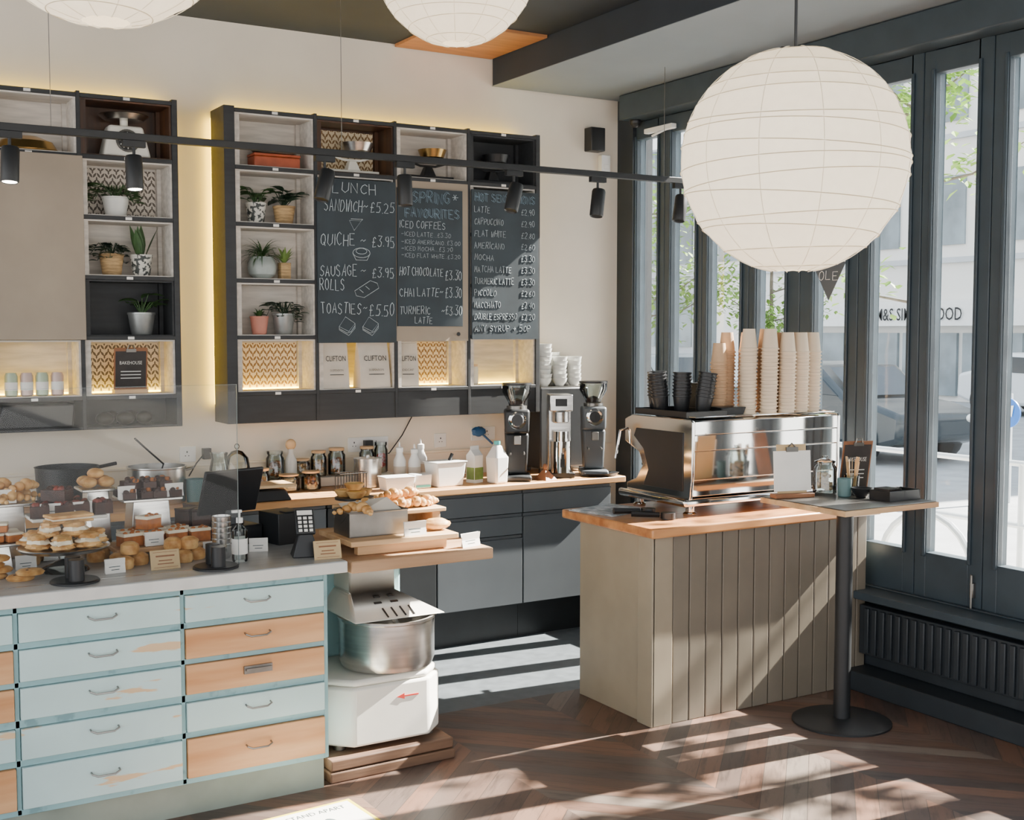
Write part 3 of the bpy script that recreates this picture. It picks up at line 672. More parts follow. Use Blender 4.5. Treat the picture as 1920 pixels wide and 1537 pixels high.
solo('pan_tray','shallow dark metal pan resting on the tin','pan',G().lathe([(.0,0),(.11,0),(.14,.03),(.136,.03),(.108,.005),(0,.005)],28,X=Matrix.Diagonal((1,.75,1,1))),['dsteel'],(2.33,Y0,z[4]+.077))
def balance(name,label,loc,bm,bowlm,r=.085):
    t=thing(name,label,'kitchen scale',loc)
    part(t,'base',G().box(-.15,.15,-.045,.045,0,.02).frus((-.04,.04,-.035,.035),(-.02,.02,-.02,.02),.02,.075),[bm],bev=.004)
    part(t,'beam',G().tube([(-.12,0,.1),(-.05,0,.08),(.05,0,.08),(.12,0,.1)],.007).cyl(.05,.098,.104,(-.1,0,0)).cyl(.05,.098,.104,(.1,0,0)),[bm])
    part(t,'pan',G().lathe([(.02,.105),(r*.8,.13),(r,.175),(r*.96,.175),(r*.75,.135),(0,.112)],28,(.03,0,0)),[bowlm])
balance('kitchen_balance','white balance scale with steel mixing bowl',(2.79,Y0,z[4]),'white','steel',.1)
balance('kitchen_balance','black balance scale with brass bowl',(3.27,Y0,z[4]),'black','brass')
balance('kitchen_balance','black balance scale on dark shelf',(3.70,Y0,z[4]),'black','bmetal')
t=thing('weighing_scale','white mechanical weighing scale with round dial and tray','weighing scale',(1.53,Y0,z[4]))
part(t,'body',G().frus((-.12,.12,-.07,.07),(-.085,.085,-.05,.05),0,.16),['white'],bev=.012)
part(t,'dial',G().lathe([(0,0),(.056,0),(.059,.008),(0,.008)],28,X=T(0,-.066,.08)@RX(pi/2-.1)),['chrome'])
g=G().cyl(.048,0,.002,X=T(0,-.0745,.081)@RX(pi/2-.1)); part(t,'dial_face',g,['ink'])
g=G()
for i in range(12):
    a=i*pi/6; g.box(-.0018,.0018,.034,.043,0,.002,X=T(0,-.077,.081)@RX(pi/2-.1)@RZ(a))
g.box(-.0018,.0018,-.01,.032,0,.002,X=T(0,-.077,.081)@RX(pi/2-.1)@RZ(.6)); part(t,'dial_marks',g,['paperw'])
part(t,'stem',G().cyl(.02,.16,.19),['white']); part(t,'tray',G().lathe([(0,.19),(.095,.19),(.125,.215),(.122,.218),(.093,.195),(0,.195)],28),['steel'])
solo('wooden_bowl','upturned golden wooden bowl on the top shelf','bowl',G().lathe([(.14,0),(.145,.01),(.12,.05),(.05,.075),(0,.08)],28,X=Matrix.Diagonal((1,.65,1,1))),['brass'],(1.06,Y0,z[4]))
solo('black_case','black storage case on the top crate shelf','case',G().box(-.13,.13,-.08,.08,0,.12),['black'],(.55,Y0,z[4]),bev=.012)
for k in range(4):
    c=thing('drink_can','slim pale green drinks can on the lit shelf' if k%2==0 else 'slim pale pink drinks can on the lit shelf','can',(.95+.072*k,6.40,z[0]),group='drinks cans on the lit shelf')
    part(c,'body',G().lathe([(.022,0),(.031,.006),(.031,.1),(.025,.113),(.025,.116),(0,.114)],20),['mint' if k%2==0 else 'pink']); part(c,'label_band',G().lathe([(.0314,.03),(.0314,.07)],20,closed=False),['paperw'])
def clipmenu(name,label,loc,rz,w,h,tilt,text1=True):
    t=thing(name,label,'menu clipboard',loc,rz)
    X=RX(-tilt)
    part(t,'board',G().box(-w/2,w/2,0,.004,0,h,X=X),['brown'],bev=.002)
    part(t,'menu_sheet',G().box(-w/2+.008,w/2-.008,-.002,0,.008,h-.018,X=X),['darkprint'])
    g=G(); text(g,'BAKEHOUSE',-w*.33,w*.33,h*.60,h*.68,-.003,X=X)
    for q in (.42,.34,.26): g.box(-w*.3,w*.3,-.0032,-.003,h*q,h*q+.004,X=X)
    part(t,'lettering',g,['paperw'])
    part(t,'clip',G().box(-.025,.025,-.008,0,h-.022,h-.006,X=X).tube([(-.018,-.005,h-.008),(-.012,-.005,h+.014),(.012,-.005,h+.014),(.018,-.005,h-.008)],.003,6,X=X),['dsteel'])
clipmenu('menu_clipboard','dark printed menu on clipboard in lit shelf',(1.53,6.42,z[0]+.022),0,.17,.215,-.12)
solo('clipboard_stand','small wooden block holding the menu','stand',G().box(-.085,.085,-.02,.05,0,.022),['palewood'],(1.53,6.415,z[0]),bev=.002)
def bag(loc,w,h,sub,label,rz=0):
    t=thing('coffee_bag',label,'coffee bag',loc,rz)
    vs=[];N=7
    for j in range(N):
        q=j/(N-1); d=.045*(1-q**2*.9); ww=w/2*(1-.04*math.sin(q*pi))
        if j==N-1: d=.004
        vs+=[(-ww,-d,h*q),(ww,-d,h*q),(ww,d,h*q),(-ww,d,h*q)]
    fs=[(3,2,1,0),tuple(4*(N-1)+k for k in range(4))]
    for j in range(N-1):
        for k in range(4): fs.append((4*j+k,4*j+(k+1)%4,4*j+4+(k+1)%4,4*j+4+k))
    part(t,'pouch',G().add(vs,fs).box(-w/2,w/2,-.006,.006,h,h+.012),['kraftw'],bev=.004)
    g=G(); X=T(0,-.0425,0)@T(0,0,h*.5)@RX(-.12)
    text(g,'CLIFTON',-w*.36,w*.36,.022,.052,0,X=X,off=.004); text(g,sub,-w*.24,w*.24,-.036,-.024,-.006,X=X); g.box(-w*.25,w*.25,-.0062,-.006,-.057,-.053,X=X)
    part(t,'lettering',g,['ink'])
bag((2.645,6.40,z[0]),.165,.262,'SUSPENSION','upright pale kraft coffee bag with printed name')
bag((2.875,6.385,z[0]),.20,.262,'SUSPENSION','wide pale kraft coffee bag with printed name',.1)
bag((3.105,6.42,z[0]),.14,.252,'DECAF','pale kraft coffee bag beside crate divider',-.15)
t=thing('storage_jar','small cream ceramic jar with wooden lid','jar',(3.555,6.43,z[0]))
part(t,'body',G().lathe([(.03,0),(.036,.008),(.036,.1),(.032,.108),(0,.108)],22),['icing']); part(t,'lid',G().cyl(.033,.109,.122),['tlid'])

# ------------------------------------------------------------------ track light
t=thing('track_light','black ceiling-hung track with swivel spotlights','track light',(0,5.6,2.665))
part(t,'rail',G().box(.2,4.53,-.018,.018,-.016,.016),['bmetal'],bev=.002)
for x in (1.02,2.37,4.35): part(t,'suspension_wire',G().tube([(x,0,.016),(x,0,.813 if x<3.7 else .632)],.0018,5),['dsteel'])
for k,(x,tl) in enumerate([(.85,.06),(1.37,.0),(2.28,.3),(2.71,.02),(3.35,.32),(3.89,.2),(4.47,.25)]):
    g=G().box(x-.05,x+.05,-.014,.014,-.045,-.017).tube([(x,0,-.045),(x,0,-.10)],.007)
    X=T(x,0,-.155)@RY(tl)@RX(-.12)
    g.lathe([(.012,.078),(.034,.073),(.038,.063),(.038,-.073),(.035,-.08),(.031,-.073),(.0,-.063)],22,X=X)
    s=part(t,'spotlight',g,['bmetal'])
    if k<2:
        part(s,'lamp_lens',G().cyl(.030,-.077,-.072,X=X),['lens'])
# ------------------------------------------------------------------ lanterns
def lantern(loc,r,topz,label,seed,power=9):
    random.seed(seed)
    t=thing('paper_lantern',label,'pendant lamp',loc)
    NR=14; n=96; R=84
    vs=[];fs=[]
    tilt=[(random.uniform(-.06,.06),random.uniform(-.06,.06)) for _ in range(NR)]
    for j in range(R+1):
        th=pi*(.055+.89*j/R)
        for i in range(n):
            a=2*pi*i/n
            x,y,zz=math.sin(th)*math.cos(a),math.sin(th)*math.sin(a),math.cos(th)
            d=min(abs(zz+tx*x+ty*y-(1-2*(k+.5)/NR)) for k,(tx,ty) in enumerate(tilt))
            q=r*(1-.014*min(1,d*NR)-.006*abs(math.sin(6*a)))
            vs.append((x*q,y*q,zz*q*.985))
    for j in range(R):
        for i in range(n): l=(i+1)%n; fs.append((j*n+i,j*n+l,(j+1)*n+l,(j+1)*n+i))
    part(t,'shade',G().add(vs,fs),['lantern'],ang=60)
    def hoop(tx,ty,c):
        N=Vector((tx,ty,1)); L=N.length; N.normalize(); d=c/L
        rad=math.sqrt(max(.001,1-d*d)); u=N.cross(Vector((0,1,0))).normalized(); v=N.cross(u)
        return [tuple((N*d+(u*math.cos(a)+v*math.sin(a))*rad)[q]*r*(.998 if q<2 else .983) for q in range(3)) for a in [2*pi*i/64 for i in range(64)]]
    for k,(tx,ty) in enumerate(tilt):
        c=1-2*(k+.5)/NR
        part(t,'bamboo_rib',G().tube(hoop(tx,ty,c),.0011,4,closed=True),['rib'])
    for k in range(12):
        a=pi*k/6; part(t,'paper_seam',G().tube([(r*.997*math.sin(th)*math.cos(a),r*.997*math.sin(th)*math.sin(a),r*.982*math.cos(th)) for th in [pi*(.06+.88*j/40) for j in range(41)]],.0009,4),['seam'])
    part(t,'bulb',G().ell((0,0,.02),(.035,.035,.045)),['bulb'])
    part(t,'wire_frame',G().tube([(0,0,.07),(0,0,r*.97)],.004).tube([(-r*.17,0,r*.97),(0,0,r*.99),(r*.17,0,r*.97)],.002,5),['bmetal'])
    part(t,'cord',G().tube([(0,0,r*.95),(0,0,topz-loc[2])],.004,6),['bmetal'])
    L=bpy.data.lights.new('lantern_bulb_light','POINT'); L.energy=power; L.color=(1,.78,.5); L.shadow_soft_size=.05
    o=bpy.data.objects.new('lantern_bulb_light',L); C.objects.link(o); o.parent=t; o.location=(0,0,.0)
lantern((2.135,2.235,2.214),.277,3.479,'large round white paper lantern on a black cord',1)
lantern((2.05,3.82,3.07),.28,3.479,'round white paper lantern close below the ceiling',2)
lantern((.587,2.61,2.70),.28,3.479,'round white paper lantern hanging near the counter',3)

# ------------------------------------------------------------------ espresso machine
t=thing('espresso_machine','large polished chrome espresso machine on the hardwood worktop','espresso machine',(3.64,4.47,.92))
W=.96;D=.52
for x in (.05,W-.05):
    for y in (.06,D-.06): part(t,'foot',G().lathe([(.032,0.001),(.034,.012),(.022,.02),(.022,.05)],18,(x,y,0)),['chrome'])
part(t,'base_tray',G().box(-.03,W-.01,.0,D+.02,.05,.09),['chrome'],bev=.014)
prof=[(.03,.091),(.02,.2),(.01,.235),(.01,.45),(.02,.456),(D-.05,.456),(D-.02,.45),(D-.02,.36),(D-.2,.30),(D-.22,.091)]
part(t,'body',G().prism(prof,.03,W-.03,0),['chrome'],bev=.004)
sp=[(.0,.085),(-.014,.2),(-.016,.455),(.0,.465),(D-.06,.465),(D+.0,.44),(D,.33),(D-.12,.28),(D-.15,.22),(D-.10,.15),(D-.02,.12),(D-.02,.085)]
for x0,x1 in ((0,.016),(W-.016,W)): part(t,'side_panel',G().prism(sp,x0,x1,0),['chrome'],bev=.004)
sp2=[(.05,.12),(.05,.40),(D-.10,.40),(D-.08,.36),(D-.16,.30),(D-.2,.2),(D-.16,.12)]
part(t,'side_trim',G().prism(sp2,-.004,.0,0),['black'],bev=.002,label='black inset on the end panel')
for z0_,z1_,yy in ((.392,.454,-.012),(.316,.389,-.011),(.178,.313,-.009),(.10,.175,.0)):
    part(t,'back_panel',G().box(.018,W-.018,yy,yy+.012,z0_,z1_),['chrome'],bev=.0015,label='polished chrome back panel')
g=G().tube([(.03,0,.474),(W-.03,0,.474),(W-.03,D-.07,.474),(.03,D-.07,.474)],.003,closed=True)
part(t,'cup_rail',g,['chrome'])
for k in range(3):
    x=.22+k*.27
    gh=part(t,'group_head',G().cyl(.035,.22,.30,(x,D-.1,0)).cyl(.03,.19,.22,(x,D-.1,0)),['chrome'])
    part(gh,'portafilter_handle',G().tube([(x,D-.1,.205),(x,D+.02,.20),(x,D+.13,.185)],[.012,.014,.016]),['black'])
part(t,'drip_tray',G().box(.04,W-.04,D-.2,D,.091,.105),['dsteel'],bev=.003)
part(t,'steam_wand',G().tube([(.02,D-.04,.40),(-.03,D+.0,.38),(-.05,D+.01,.24)],.006),['chrome'])
g=G().tube([(0,0,.02),(.13,.02,.024)],[.012,.015]).cyl(.035,.005,.032,(-.04,0,0)).cyl(.03,0.,.005,(-.04,0,0))
pf=solo('portafilter','spare portafilter with black handle on the worktop','portafilter',g,['black'],(3.50,4.52,.9205),2.4)
dup(pf,(3.46,4.62,.9295),2.7)
ZT=1.3885
solo('lid_tray','shallow black plastic tray on the espresso machine','tray',G().box(-.12,.12,-.2,.2,0,.006).box(-.125,-.118,-.2,.2,0,.03).box(.118,.125,-.2,.2,0,.03).box(-.125,.125,-.205,-.2,0,.03).box(-.125,.125,.2,.205,0,.03),['black'],(3.785,4.73,ZT-.001),bev=.002)
lid=G().lathe([(.030,0),(.036,.018),(.043,.075),(.0475,.077),(.0475,.082),(.042,.082),(.035,.02),(0,.004)],26)
base=solo('black_cup','black takeaway cup nested in a stack','cup',lid,['black'],(3.70,4.74,ZT+.007),group='stacked black cups on the tray')
first=True
for (x,y,tl,n) in [(3.715,4.79,(-.03,-.12),8),(3.785,4.72,(.0,.03),8),(3.85,4.64,(.03,.16),8),(3.75,4.87,(.03,-.04),8)]:
    for k in range(n):
        d=Vector((math.sin(tl[1]),-math.sin(tl[0]),1))
        p=(x+d.x*k*.0165,y+d.y*k*.0165,ZT+.013+k*.0165)
        if first: base.location=p; base.rotation_euler=(tl[0],tl[1],0); first=False
        else: dup(base,p,rot=(tl[0],tl[1],0))
solo('napkin_box','black metal napkin box on the espresso machine','box',G().box(-.05,.05,-.05,.05,0,.15),['black'],(4.00,4.82,ZT),bev=.006)
solo('black_tray','small black plastic tray on the machine','tray',G().frus((-.07,.07,-.05,.05),(-.08,.08,-.06,.06),0,.04),['black'],(3.985,4.62,ZT),bev=.004)
cupg=G().lathe([(.041,0),(.0452,.0012),(.0452,.006),(.0400,.0085),(.0300,.100),(.0295,.103),(.028,.099),(.0,.098)],26)
ck=solo('paper_cup','upturned kraft takeaway cup in a stack','cup',cupg,['kraft'],(0,0,ZT),group='stacks of kraft paper cups on the espresso machine')
cw=solo('paper_cup','upturned cream takeaway cup in a stack','cup',cupg,['cupw'],(0,0,ZT),group='stacks of cream paper cups on the espresso machine')
used={id(ck):0,id(cw):0}
for (x,y,n,src) in [(4.085,4.74,18,ck),(4.105,4.60,19,cw),(4.165,4.68,18,ck),(4.195,4.545,19,cw),(4.255,4.64,19,ck),(4.29,4.52,18,cw),(4.345,4.62,18,ck),(4.38,4.52,18,cw),(4.435,4.62,18,ck),(4.47,4.53,18,cw),(4.01,4.71,15,ck)]:
    for k in range(n):
        p=(x+random.uniform(-.0014,.0014)+k*.0003,y,ZT+k*.0178)
        if not used[id(src)]: src.location=p; used[id(src)]=1
        else: dup(src,p)

# ------------------------------------------------------------------ tall table and its items
t=thing('poseur_table','tall square table with black pedestal base','table',(4.14,3.97,0))
part(t,'base',G().lathe([(.225,0),(.225,.008),(.21,.014),(.05,.022),(0,.022)],40),['bmetal'])
part(t,'post',G().cyl(.038,.02,1.0,n=24).cyl(.1,.99,1.005,n=24),['bmetal'])
part(t,'table_top',G().box(-.27,.32,-.26,.27,1.006,1.03,0).box(-.262,.312,-.252,.262,1.0302,1.034,1),['palewood','dsteel'],bev=.003)
TZ=1.0345
t=thing('sign_stand','white card clipped to pale board in wooden base','sign',(3.975,4.14,TZ),-.25)
part(t,'base',G().box(-.1,.1,-.03,.03,0,.02),['brown'],bev=.003)
part(t,'board',G().box(-.075,.075,-.004,.004,.018,.245,X=RX(-.08)),['tan'],bev=.002)
part(t,'card',G().box(-.095,.095,-.008,-.004,.03,.215,X=RX(-.08)),['paperw'])
part(t,'clip',G().box(-.03,.03,-.013,-.004,.21,.232,X=RX(-.08)).tube([(-.018,-.008,.232),(0,-.008,.25),(.018,-.008,.232)],.003,6,X=RX(-.08)),['dsteel'])
def jar(name,label,cat,loc,r,h,fill=None,lid='glass',lidm='jar',fh=.5):
    t=thing(name,label,cat,loc)
    part(t,'jar_body',G().lathe([(r*.85,0),(r,.008),(r,h*.78),(r*.8,h*.88),(r*.8,h*.92),(r*.86,h*.93),(r*.86,h*.95),(r*.78,h*.95),(r*.78,h*.88),(r*.95,h*.76),(r*.95,.01),(0,.008)],26,closed=False),['jar'])
    if fill: 
        g=G(); random.seed(int(r*1000))
        for i in range(26):
            a=random.uniform(0,6.28); q=r*.62*math.sqrt(random.random()); g.ell((q*math.cos(a),q*math.sin(a),.02+random.random()*h*fh),(.013,.012,.010),8,5)
        o=part(t,'contents',g,[fill]); o['kind']='stuff'
    if lid=='ball': part(t,'lid',G().lathe([(r*.88,h*.955),(r*.9,h*.97),(r*.5,h*1.02),(r*.2,h*1.06),(r*.28,h*1.12),(0,h*1.15)],24),[lidm])
    else: part(t,'lid',G().cyl(r*.9,h*.955,h*1.05),[lidm])
    return t
jar('glass_jar','glass jar of sugar cubes with glass lid','jar',(4.19,4.15,TZ),.055,.16,'kraft','ball')
solo('small_mug','small teal enamel beaker','cup',G().lathe([(.026,0),(.03,.005),(.034,.085),(.031,.085),(.027,.008),(0,.008)],24),['tealcup'],(4.20,4.035,TZ))
t=thing('stirrer_cup','glass of wooden stirrers on the tall table','cup',(4.295,4.08,TZ))
part(t,'glass',G().lathe([(.03,0),(.036,.09),(.033,.09),(.028,.008),(0,.006)],24),['jar'])
random.seed(5)
for i in range(14):
    a=random.uniform(0,6.28); q=.012; part(t,'wooden_stirrer',G().box(-.005,.005,-.001,.001,0,random.uniform(.14,.17),X=T(q*math.cos(a),q*math.sin(a),.01)@RY(.12*math.cos(a))@RX(-.12*math.sin(a))@RZ(a)),['tlid'])
solo('black_bowl','small black condiment bowl','bowl',G().lathe([(.025,0),(.045,.03),(.05,.045),(.046,.045),(.04,.03),(0,.008)],24),['black'],(4.25,3.975,TZ))
clipmenu('menu_clipboard','dark printed menu on brown clipboard leaning on the table',(4.385,4.16,TZ+.001),-.35,.15,.25,-.22)
t=thing('sachet_box','low black divided sachet box on the tall table','box',(4.34,3.86,TZ))
part(t,'box',G().box(-.1,.1,-.06,.06,0,.006).box(-.1,.1,-.06,-.054,0,.045).box(-.1,.1,.054,.06,0,.045).box(-.1,-.094,-.06,.06,0,.045).box(.094,.1,-.06,.06,0,.045).box(-.003,.003,-.06,.06,0,.045),['black'],bev=.002)
g=G()
for i in range(14): g.box(-.088+i*.006,-.086+i*.006,-.045,.045,.007,.054)
part(t,'sachet',g,['darkprint'])

# ------------------------------------------------------------------ back counter items
BZ=.9205
def grinder(loc,label,bm,s=1.):
    t=thing('coffee_grinder',label,'coffee grinder',loc,-.5)
    part(t,'base',G().box(-.085,.085,-.12,.09,0,.035),[bm],bev=.012)
    part(t,'body',G().frus((-.06,.06,-.05,.08),(-.07,.07,-.07,.08),.036,.28).frus((-.07,.07,-.09,.08),(-.075,.075,-.085,.075),.28,.42),[bm],bev=.015)
    part(t,'spout',G().box(-.02,.02,-.13,-.07,.22,.27),['dsteel'],bev=.003)
    part(t,'portafilter_fork',G().tube([(-.04,-.14,.165),(-.04,-.05,.17),(.04,-.05,.17),(.04,-.14,.165)],.005),['dsteel'])
    part(t,'dial',G().lathe([(0,0),(.05,0),(.052,.008),(.038,.014),(0,.014)],26,X=T(0,-.088,.36)@RX(pi/2)),['chrome'])
    part(t,'dial_face',G().cyl(.034,0,.003,X=T(0,-.1015,.36)@RX(pi/2)).box(-.003,.003,-.02,.02,0,.006,X=T(0,-.102,.36)@RX(pi/2)),['black'])
    part(t,'collar',G().cyl(.06,.42,.44),['dsteel'])
    part(t,'hopper',G().lathe([(.045,.44),(.05,.46),(.085,.52),(.085,.56),(.08,.56),(.046,.47)],28,closed=False),['jar'])
    part(t,'hopper_lid',G().cyl(.088,.562,.575),['black'])
    part(t,'coffee_beans',G().lathe([(.04,.445),(.043,.47),(.0,.485)],20),['choc'])
grinder((3.71,6.17,BZ),'black coffee grinder with clear bean hopper','bmetal')
grinder((4.26,6.17,BZ),'dark grey coffee grinder with clear hopper','cabgrey')
t=thing('batch_brewer','brushed steel batch coffee brewer with tap','coffee brewer',(4.03,6.20,BZ),-.45)
part(t,'base',G().box(-.08,.08,-.12,.08,0,.03),['black'],bev=.004)
part(t,'body',G().box(-.07,.07,-.02,.08,.03,.50),['steel'],bev=.008)
part(t,'brew_head',G().box(-.07,.07,-.10,-.02,.40,.50).cyl(.05,.33,.40,(0,-.06,0)),['steel'],bev=.006)
part(t,'server',G().cyl(.06,.032,.22,(0,-.085+.0,0)).cyl(.045,.22,.28,(0,-.085,0)),['chrome'])
part(t,'tap',G().box(-.012,.012,-.175,-.145,.07,.12).box(-.008,.008,-.18,-.165,.1,.15),['black'])
part(t,'control_panel',G().box(-.035,.035,-.104,-.10,.43,.475),['black'])
t=thing('water_boiler','dark steel counter-top water boiler','boiler',(4.17,6.46,BZ))
part(t,'body',G().box(-.18,.18,-.11,.12,.03,.53),['bmetal'],bev=.01)
for x,y in ((-.15,-.08),(.15,-.08),(.15,.09),(-.15,.09)): part(t,'foot',G().cyl(.02,0,.03,(x,y,0)),['black'])
part(t,'top_tray',G().box(-.17,.17,-.1,.11,.531,.536),['dsteel'])
mg=G().lathe([(.026,0),(.028,.006),(.044,.028),(.049,.05),(.0505,.051),(.047,.051),(.041,.03),(0,.006)],22)
mug=solo('coffee_bowl','white coffee cup in a tall stack','cup',mg,['cerw'],(0,0,0),group='stacked white cups on the boiler')
ff=1
for x,y,n in ((4.06,6.42,9),(4.08,6.52,9),(4.17,6.41,6),(4.19,6.52,7),(4.28,6.42,6),(4.29,6.53,6)):
    for k in range(n):
        p=(x+random.uniform(-.004,.004),y+random.uniform(-.003,.003),BZ+.5375+k*.0265)
        if ff: mug.location=p; ff=0
        else: dup(mug,p)
t=thing('milk_bottle','plastic milk bottle with pale green cap','milk bottle',(3.53,6.09,BZ),.2)
part(t,'bottle',G().frus((-.045,.045,-.045,.045),(-.05,.05,-.05,.05),0,.15).frus((-.05,.05,-.05,.05),(-.018,.018,-.018,.018),.15,.225),['whitep'],bev=.012)
part(t,'handle',G().tube([(.045,0,.11),(.07,0,.13),(.06,0,.17),(.03,0,.19)],.008),['whitep']); part(t,'cap',G().cyl(.02,.226,.245),['cyan'])
t=thing('milk_carton','white milk carton with gable top','carton',(3.43,6.18,BZ),.3)
part(t,'carton',G().box(-.035,.035,-.035,.035,0,.16).prism([(-.035,.16),(.035,.16),(0,.195)],-.035,.035,0).box(-.035,.035,-.002,.002,.19,.215),['whitep'],bev=.002)
part(t,'printed_band',G().box(-.0355,.0355,-.0358,-.035,.02,.09).box(-.0358,-.035,-.03,.03,.02,.09),['leafl'])
t=thing('plastic_tub','large translucent white tub with scoop','tub',(3.215,6.14,BZ),.1)
part(t,'tub',G().frus((-.085,.085,-.06,.06),(-.1,.1,-.07,.07),0,.135),['whitep'],bev=.008); part(t,'rim',G().box(-.105,.105,-.075,.075,.136,.142),['whitep'],bev=.002)
part(t,'scoop',G().tube([(.03,0,.143),(.05,0,.18)],.01),['black'])
t=thing('plastic_tub','small white tub with cyan contents','tub',(3.045,6.12,BZ))
part(t,'tub',G().frus((-.05,.05,-.04,.04),(-.056,.056,-.045,.045),0,.08),['whitep'],bev=.005); part(t,'contents',G().box(-.045,.045,-.0455,-.043,.008,.02),['cyan'])
solo('plastic_tub','low wide white plastic tub','tub',G().frus((-.08,.08,-.05,.05),(-.09,.09,-.055,.055),0,.07).box(-.094,.094,-.058,.058,.071,.077),['whitep'],(2.90,6.12,BZ),bev=.004)
def syrup(loc,label,capm,h=.19):
    t=thing('sauce_bottle',label,'bottle',loc)
    part(t,'bottle',G().lathe([(.032,0),(.036,.01),(.036,h*.65),(.02,h*.82),(.018,h*.88),(0,h*.88)],22),['whitep'])
    part(t,'cap',G().lathe([(.021,h*.885),(.021,h),(.006,h*1.03),(.004,h*1.15),(0,h*1.15)],18),[capm]); part(t,'label_band',G().lathe([(.0366,h*.15),(.0366,h*.5)],22,closed=False),['kraftw'])
syrup((3.02,6.33,BZ),'white squeeze bottle with white cap','whitep',.21); syrup((3.10,6.30,BZ),'white squeeze bottle with paper label','whitep',.2); syrup((3.17,6.36,BZ),'white syrup bottle with pump cap','paperw',.22)
t=thing('steel_canister','plain brushed steel canister','canister',(2.82,6.33,BZ))
part(t,'body',G().cyl(.078,0,.15,n=32),['steel']); part(t,'lid',G().lathe([(.08,.151),(.08,.162),(.04,.168),(.012,.169),(.012,.18),(0,.18)],32),['steel'])
g=G()
for i in range(10): g.tube([(-.075+i*.0167,-.04,0.004),(-.075+i*.0167,-.04,.1)],.0025,5).tube([(-.075+i*.0167,.04,.004),(-.075+i*.0167,.04,.1)],.0025,5)
for z_ in (.004,.1): g.tube([(-.08,-.04,z_),(.08,-.04,z_),(.08,.04,z_),(-.08,.04,z_)],.003,6,closed=True)
solo('wire_rack','black wire napkin rack on the oak worktop','rack',g,['black'],(2.66,6.2,BZ))
LZ=.973
for x,r,h,f,lm,lb in [(2.34,.05,.15,'sponge','jar','glass clip jar of brown sugar'),(2.50,.045,.10,'crust','tlid','squat glass jar with wooden lid'),(2.60,.045,.14,'crust','tlid','glass jar of nuts with wooden lid'),(2.71,.05,.15,'sponge','tlid','glass jar of granola with wooden lid'),(2.90,.045,.15,'icing','tlid','glass jar of oats with wooden lid'),(2.99,.04,.17,'red','jar','glass jar of red berries')]:
    jar('glass_jar',lb+' on the wall ledge','jar',(x,6.52,LZ),r,h,f,'flat',lm)
for x,r,h,f,lm,lb in [(2.20,.05,.13,'crust','tlid','glass jar of flapjacks with wooden lid'),(2.36,.06,.09,'icing','tlid','low glass jar of meringues'),(2.49,.055,.10,'sponge','tlid','low glass jar of biscuits')]:
    jar('glass_jar',lb+' on the oak worktop','jar',(x,6.36,BZ),r,h,f,'flat',lm)
t=thing('corked_bottle','small bottle with round wooden ball stopper','bottle',(2.43,6.51,LZ))
part(t,'bottle',G().lathe([(.03,0),(.034,.01),(.034,.1),(.015,.14),(.015,.165),(0,.165)],22),['cerw']); part(t,'stopper',G().ell((0,0,.19),(.032,.016,.032)),['tlid'])
t=thing('glass_dome','tall clear glass cloche','cloche',(2.07,6.36,BZ))
part(t,'dome',G().lathe([(.07,.0),(.072,.12),(.06,.2),(.03,.235),(0,.245)],28),['jar']); part(t,'knob',G().ell((0,0,.262),(.014,.014,.016)),['jar'])
t=thing('glass_jug','clear glass water jug','jug',(1.98,6.46-.07,BZ))
part(t,'jug',G().lathe([(.045,0),(.055,.05),(.05,.15),(.04,.2),(.048,.23),(.045,.23),(.037,.2),(.047,.15),(.05,.05),(0,.01)],26),['jar'])
t=thing('stock_pot','wide steel stock pot with ladle handle','pot',(1.62,6.28,BZ))
part(t,'pot',G().lathe([(.14,0),(.145,.01),(.145,.18),(.15,.185),(.15,.19),(.142,.19),(.138,.012),(0,.01)],40),['steel']); part(t,'pan_handle',G().tube([(.15,0,.16),(.19,0,.17),(.15,.03,.16)],.006),['dsteel'])
part(t,'ladle',G().tube([(.0,0,.1),(.03,-.02,.2),(-.12,-.05,.34)],.005).ell((0,0,.09),(.04,.04,.02)),['black'])
t=thing('frying_pan','deep black pan with long handle','pan',(1.18,6.28,BZ))
part(t,'pan',G().lathe([(.12,0),(.14,.02),(.15,.21),(.155,.212),(.145,.212),(.135,.03),(0,.02)],36),['bmetal']); part(t,'pan_handle',G().tube([(.15,0,.2),(.24,0,.215)],.009),['black'])
solo('enamel_mug','teal enamel mug on the oak worktop','mug',G().lathe([(.045,0),(.05,.006),(.052,.12),(.048,.12),(.045,.01),(0,.01)],26).tube([(.05,0,.1),(.08,0,.09),(.08,0,.04),(.05,0,.03)],.006),['tealcup'],(1.80,6.2,BZ))
t=thing('milk_jug','steel milk frothing jug','jug',(1.94,6.20,BZ))
part(t,'jug',G().lathe([(.055,0),(.06,.01),(.058,.07),(.045,.11),(.048,.135),(.044,.135),(.04,.11),(0,.02)],28),['steel']); part(t,'handle',G().tube([(.05,0,.12),(.09,0,.11),(.085,0,.04),(.058,0,.03)],.006),['steel'])
solo('knock_box','small wooden cone stand with brass top','stand',G().frus((-.05,.05,-.05,.05),(-.008,.008,-.008,.008),0,.06).ell((0,0,.075),(.014,.014,.02)),['brown'],(3.86,6.09,BZ),.3)
solo('oval_tray','small black oval tray','tray',G().lathe([(.08,0),(.1,.02),(.095,.02),(.075,.006),(0,.006)],28,X=Matrix.Diagonal((1.2,.7,1,1))),['black'],(4.25,6.06,BZ))
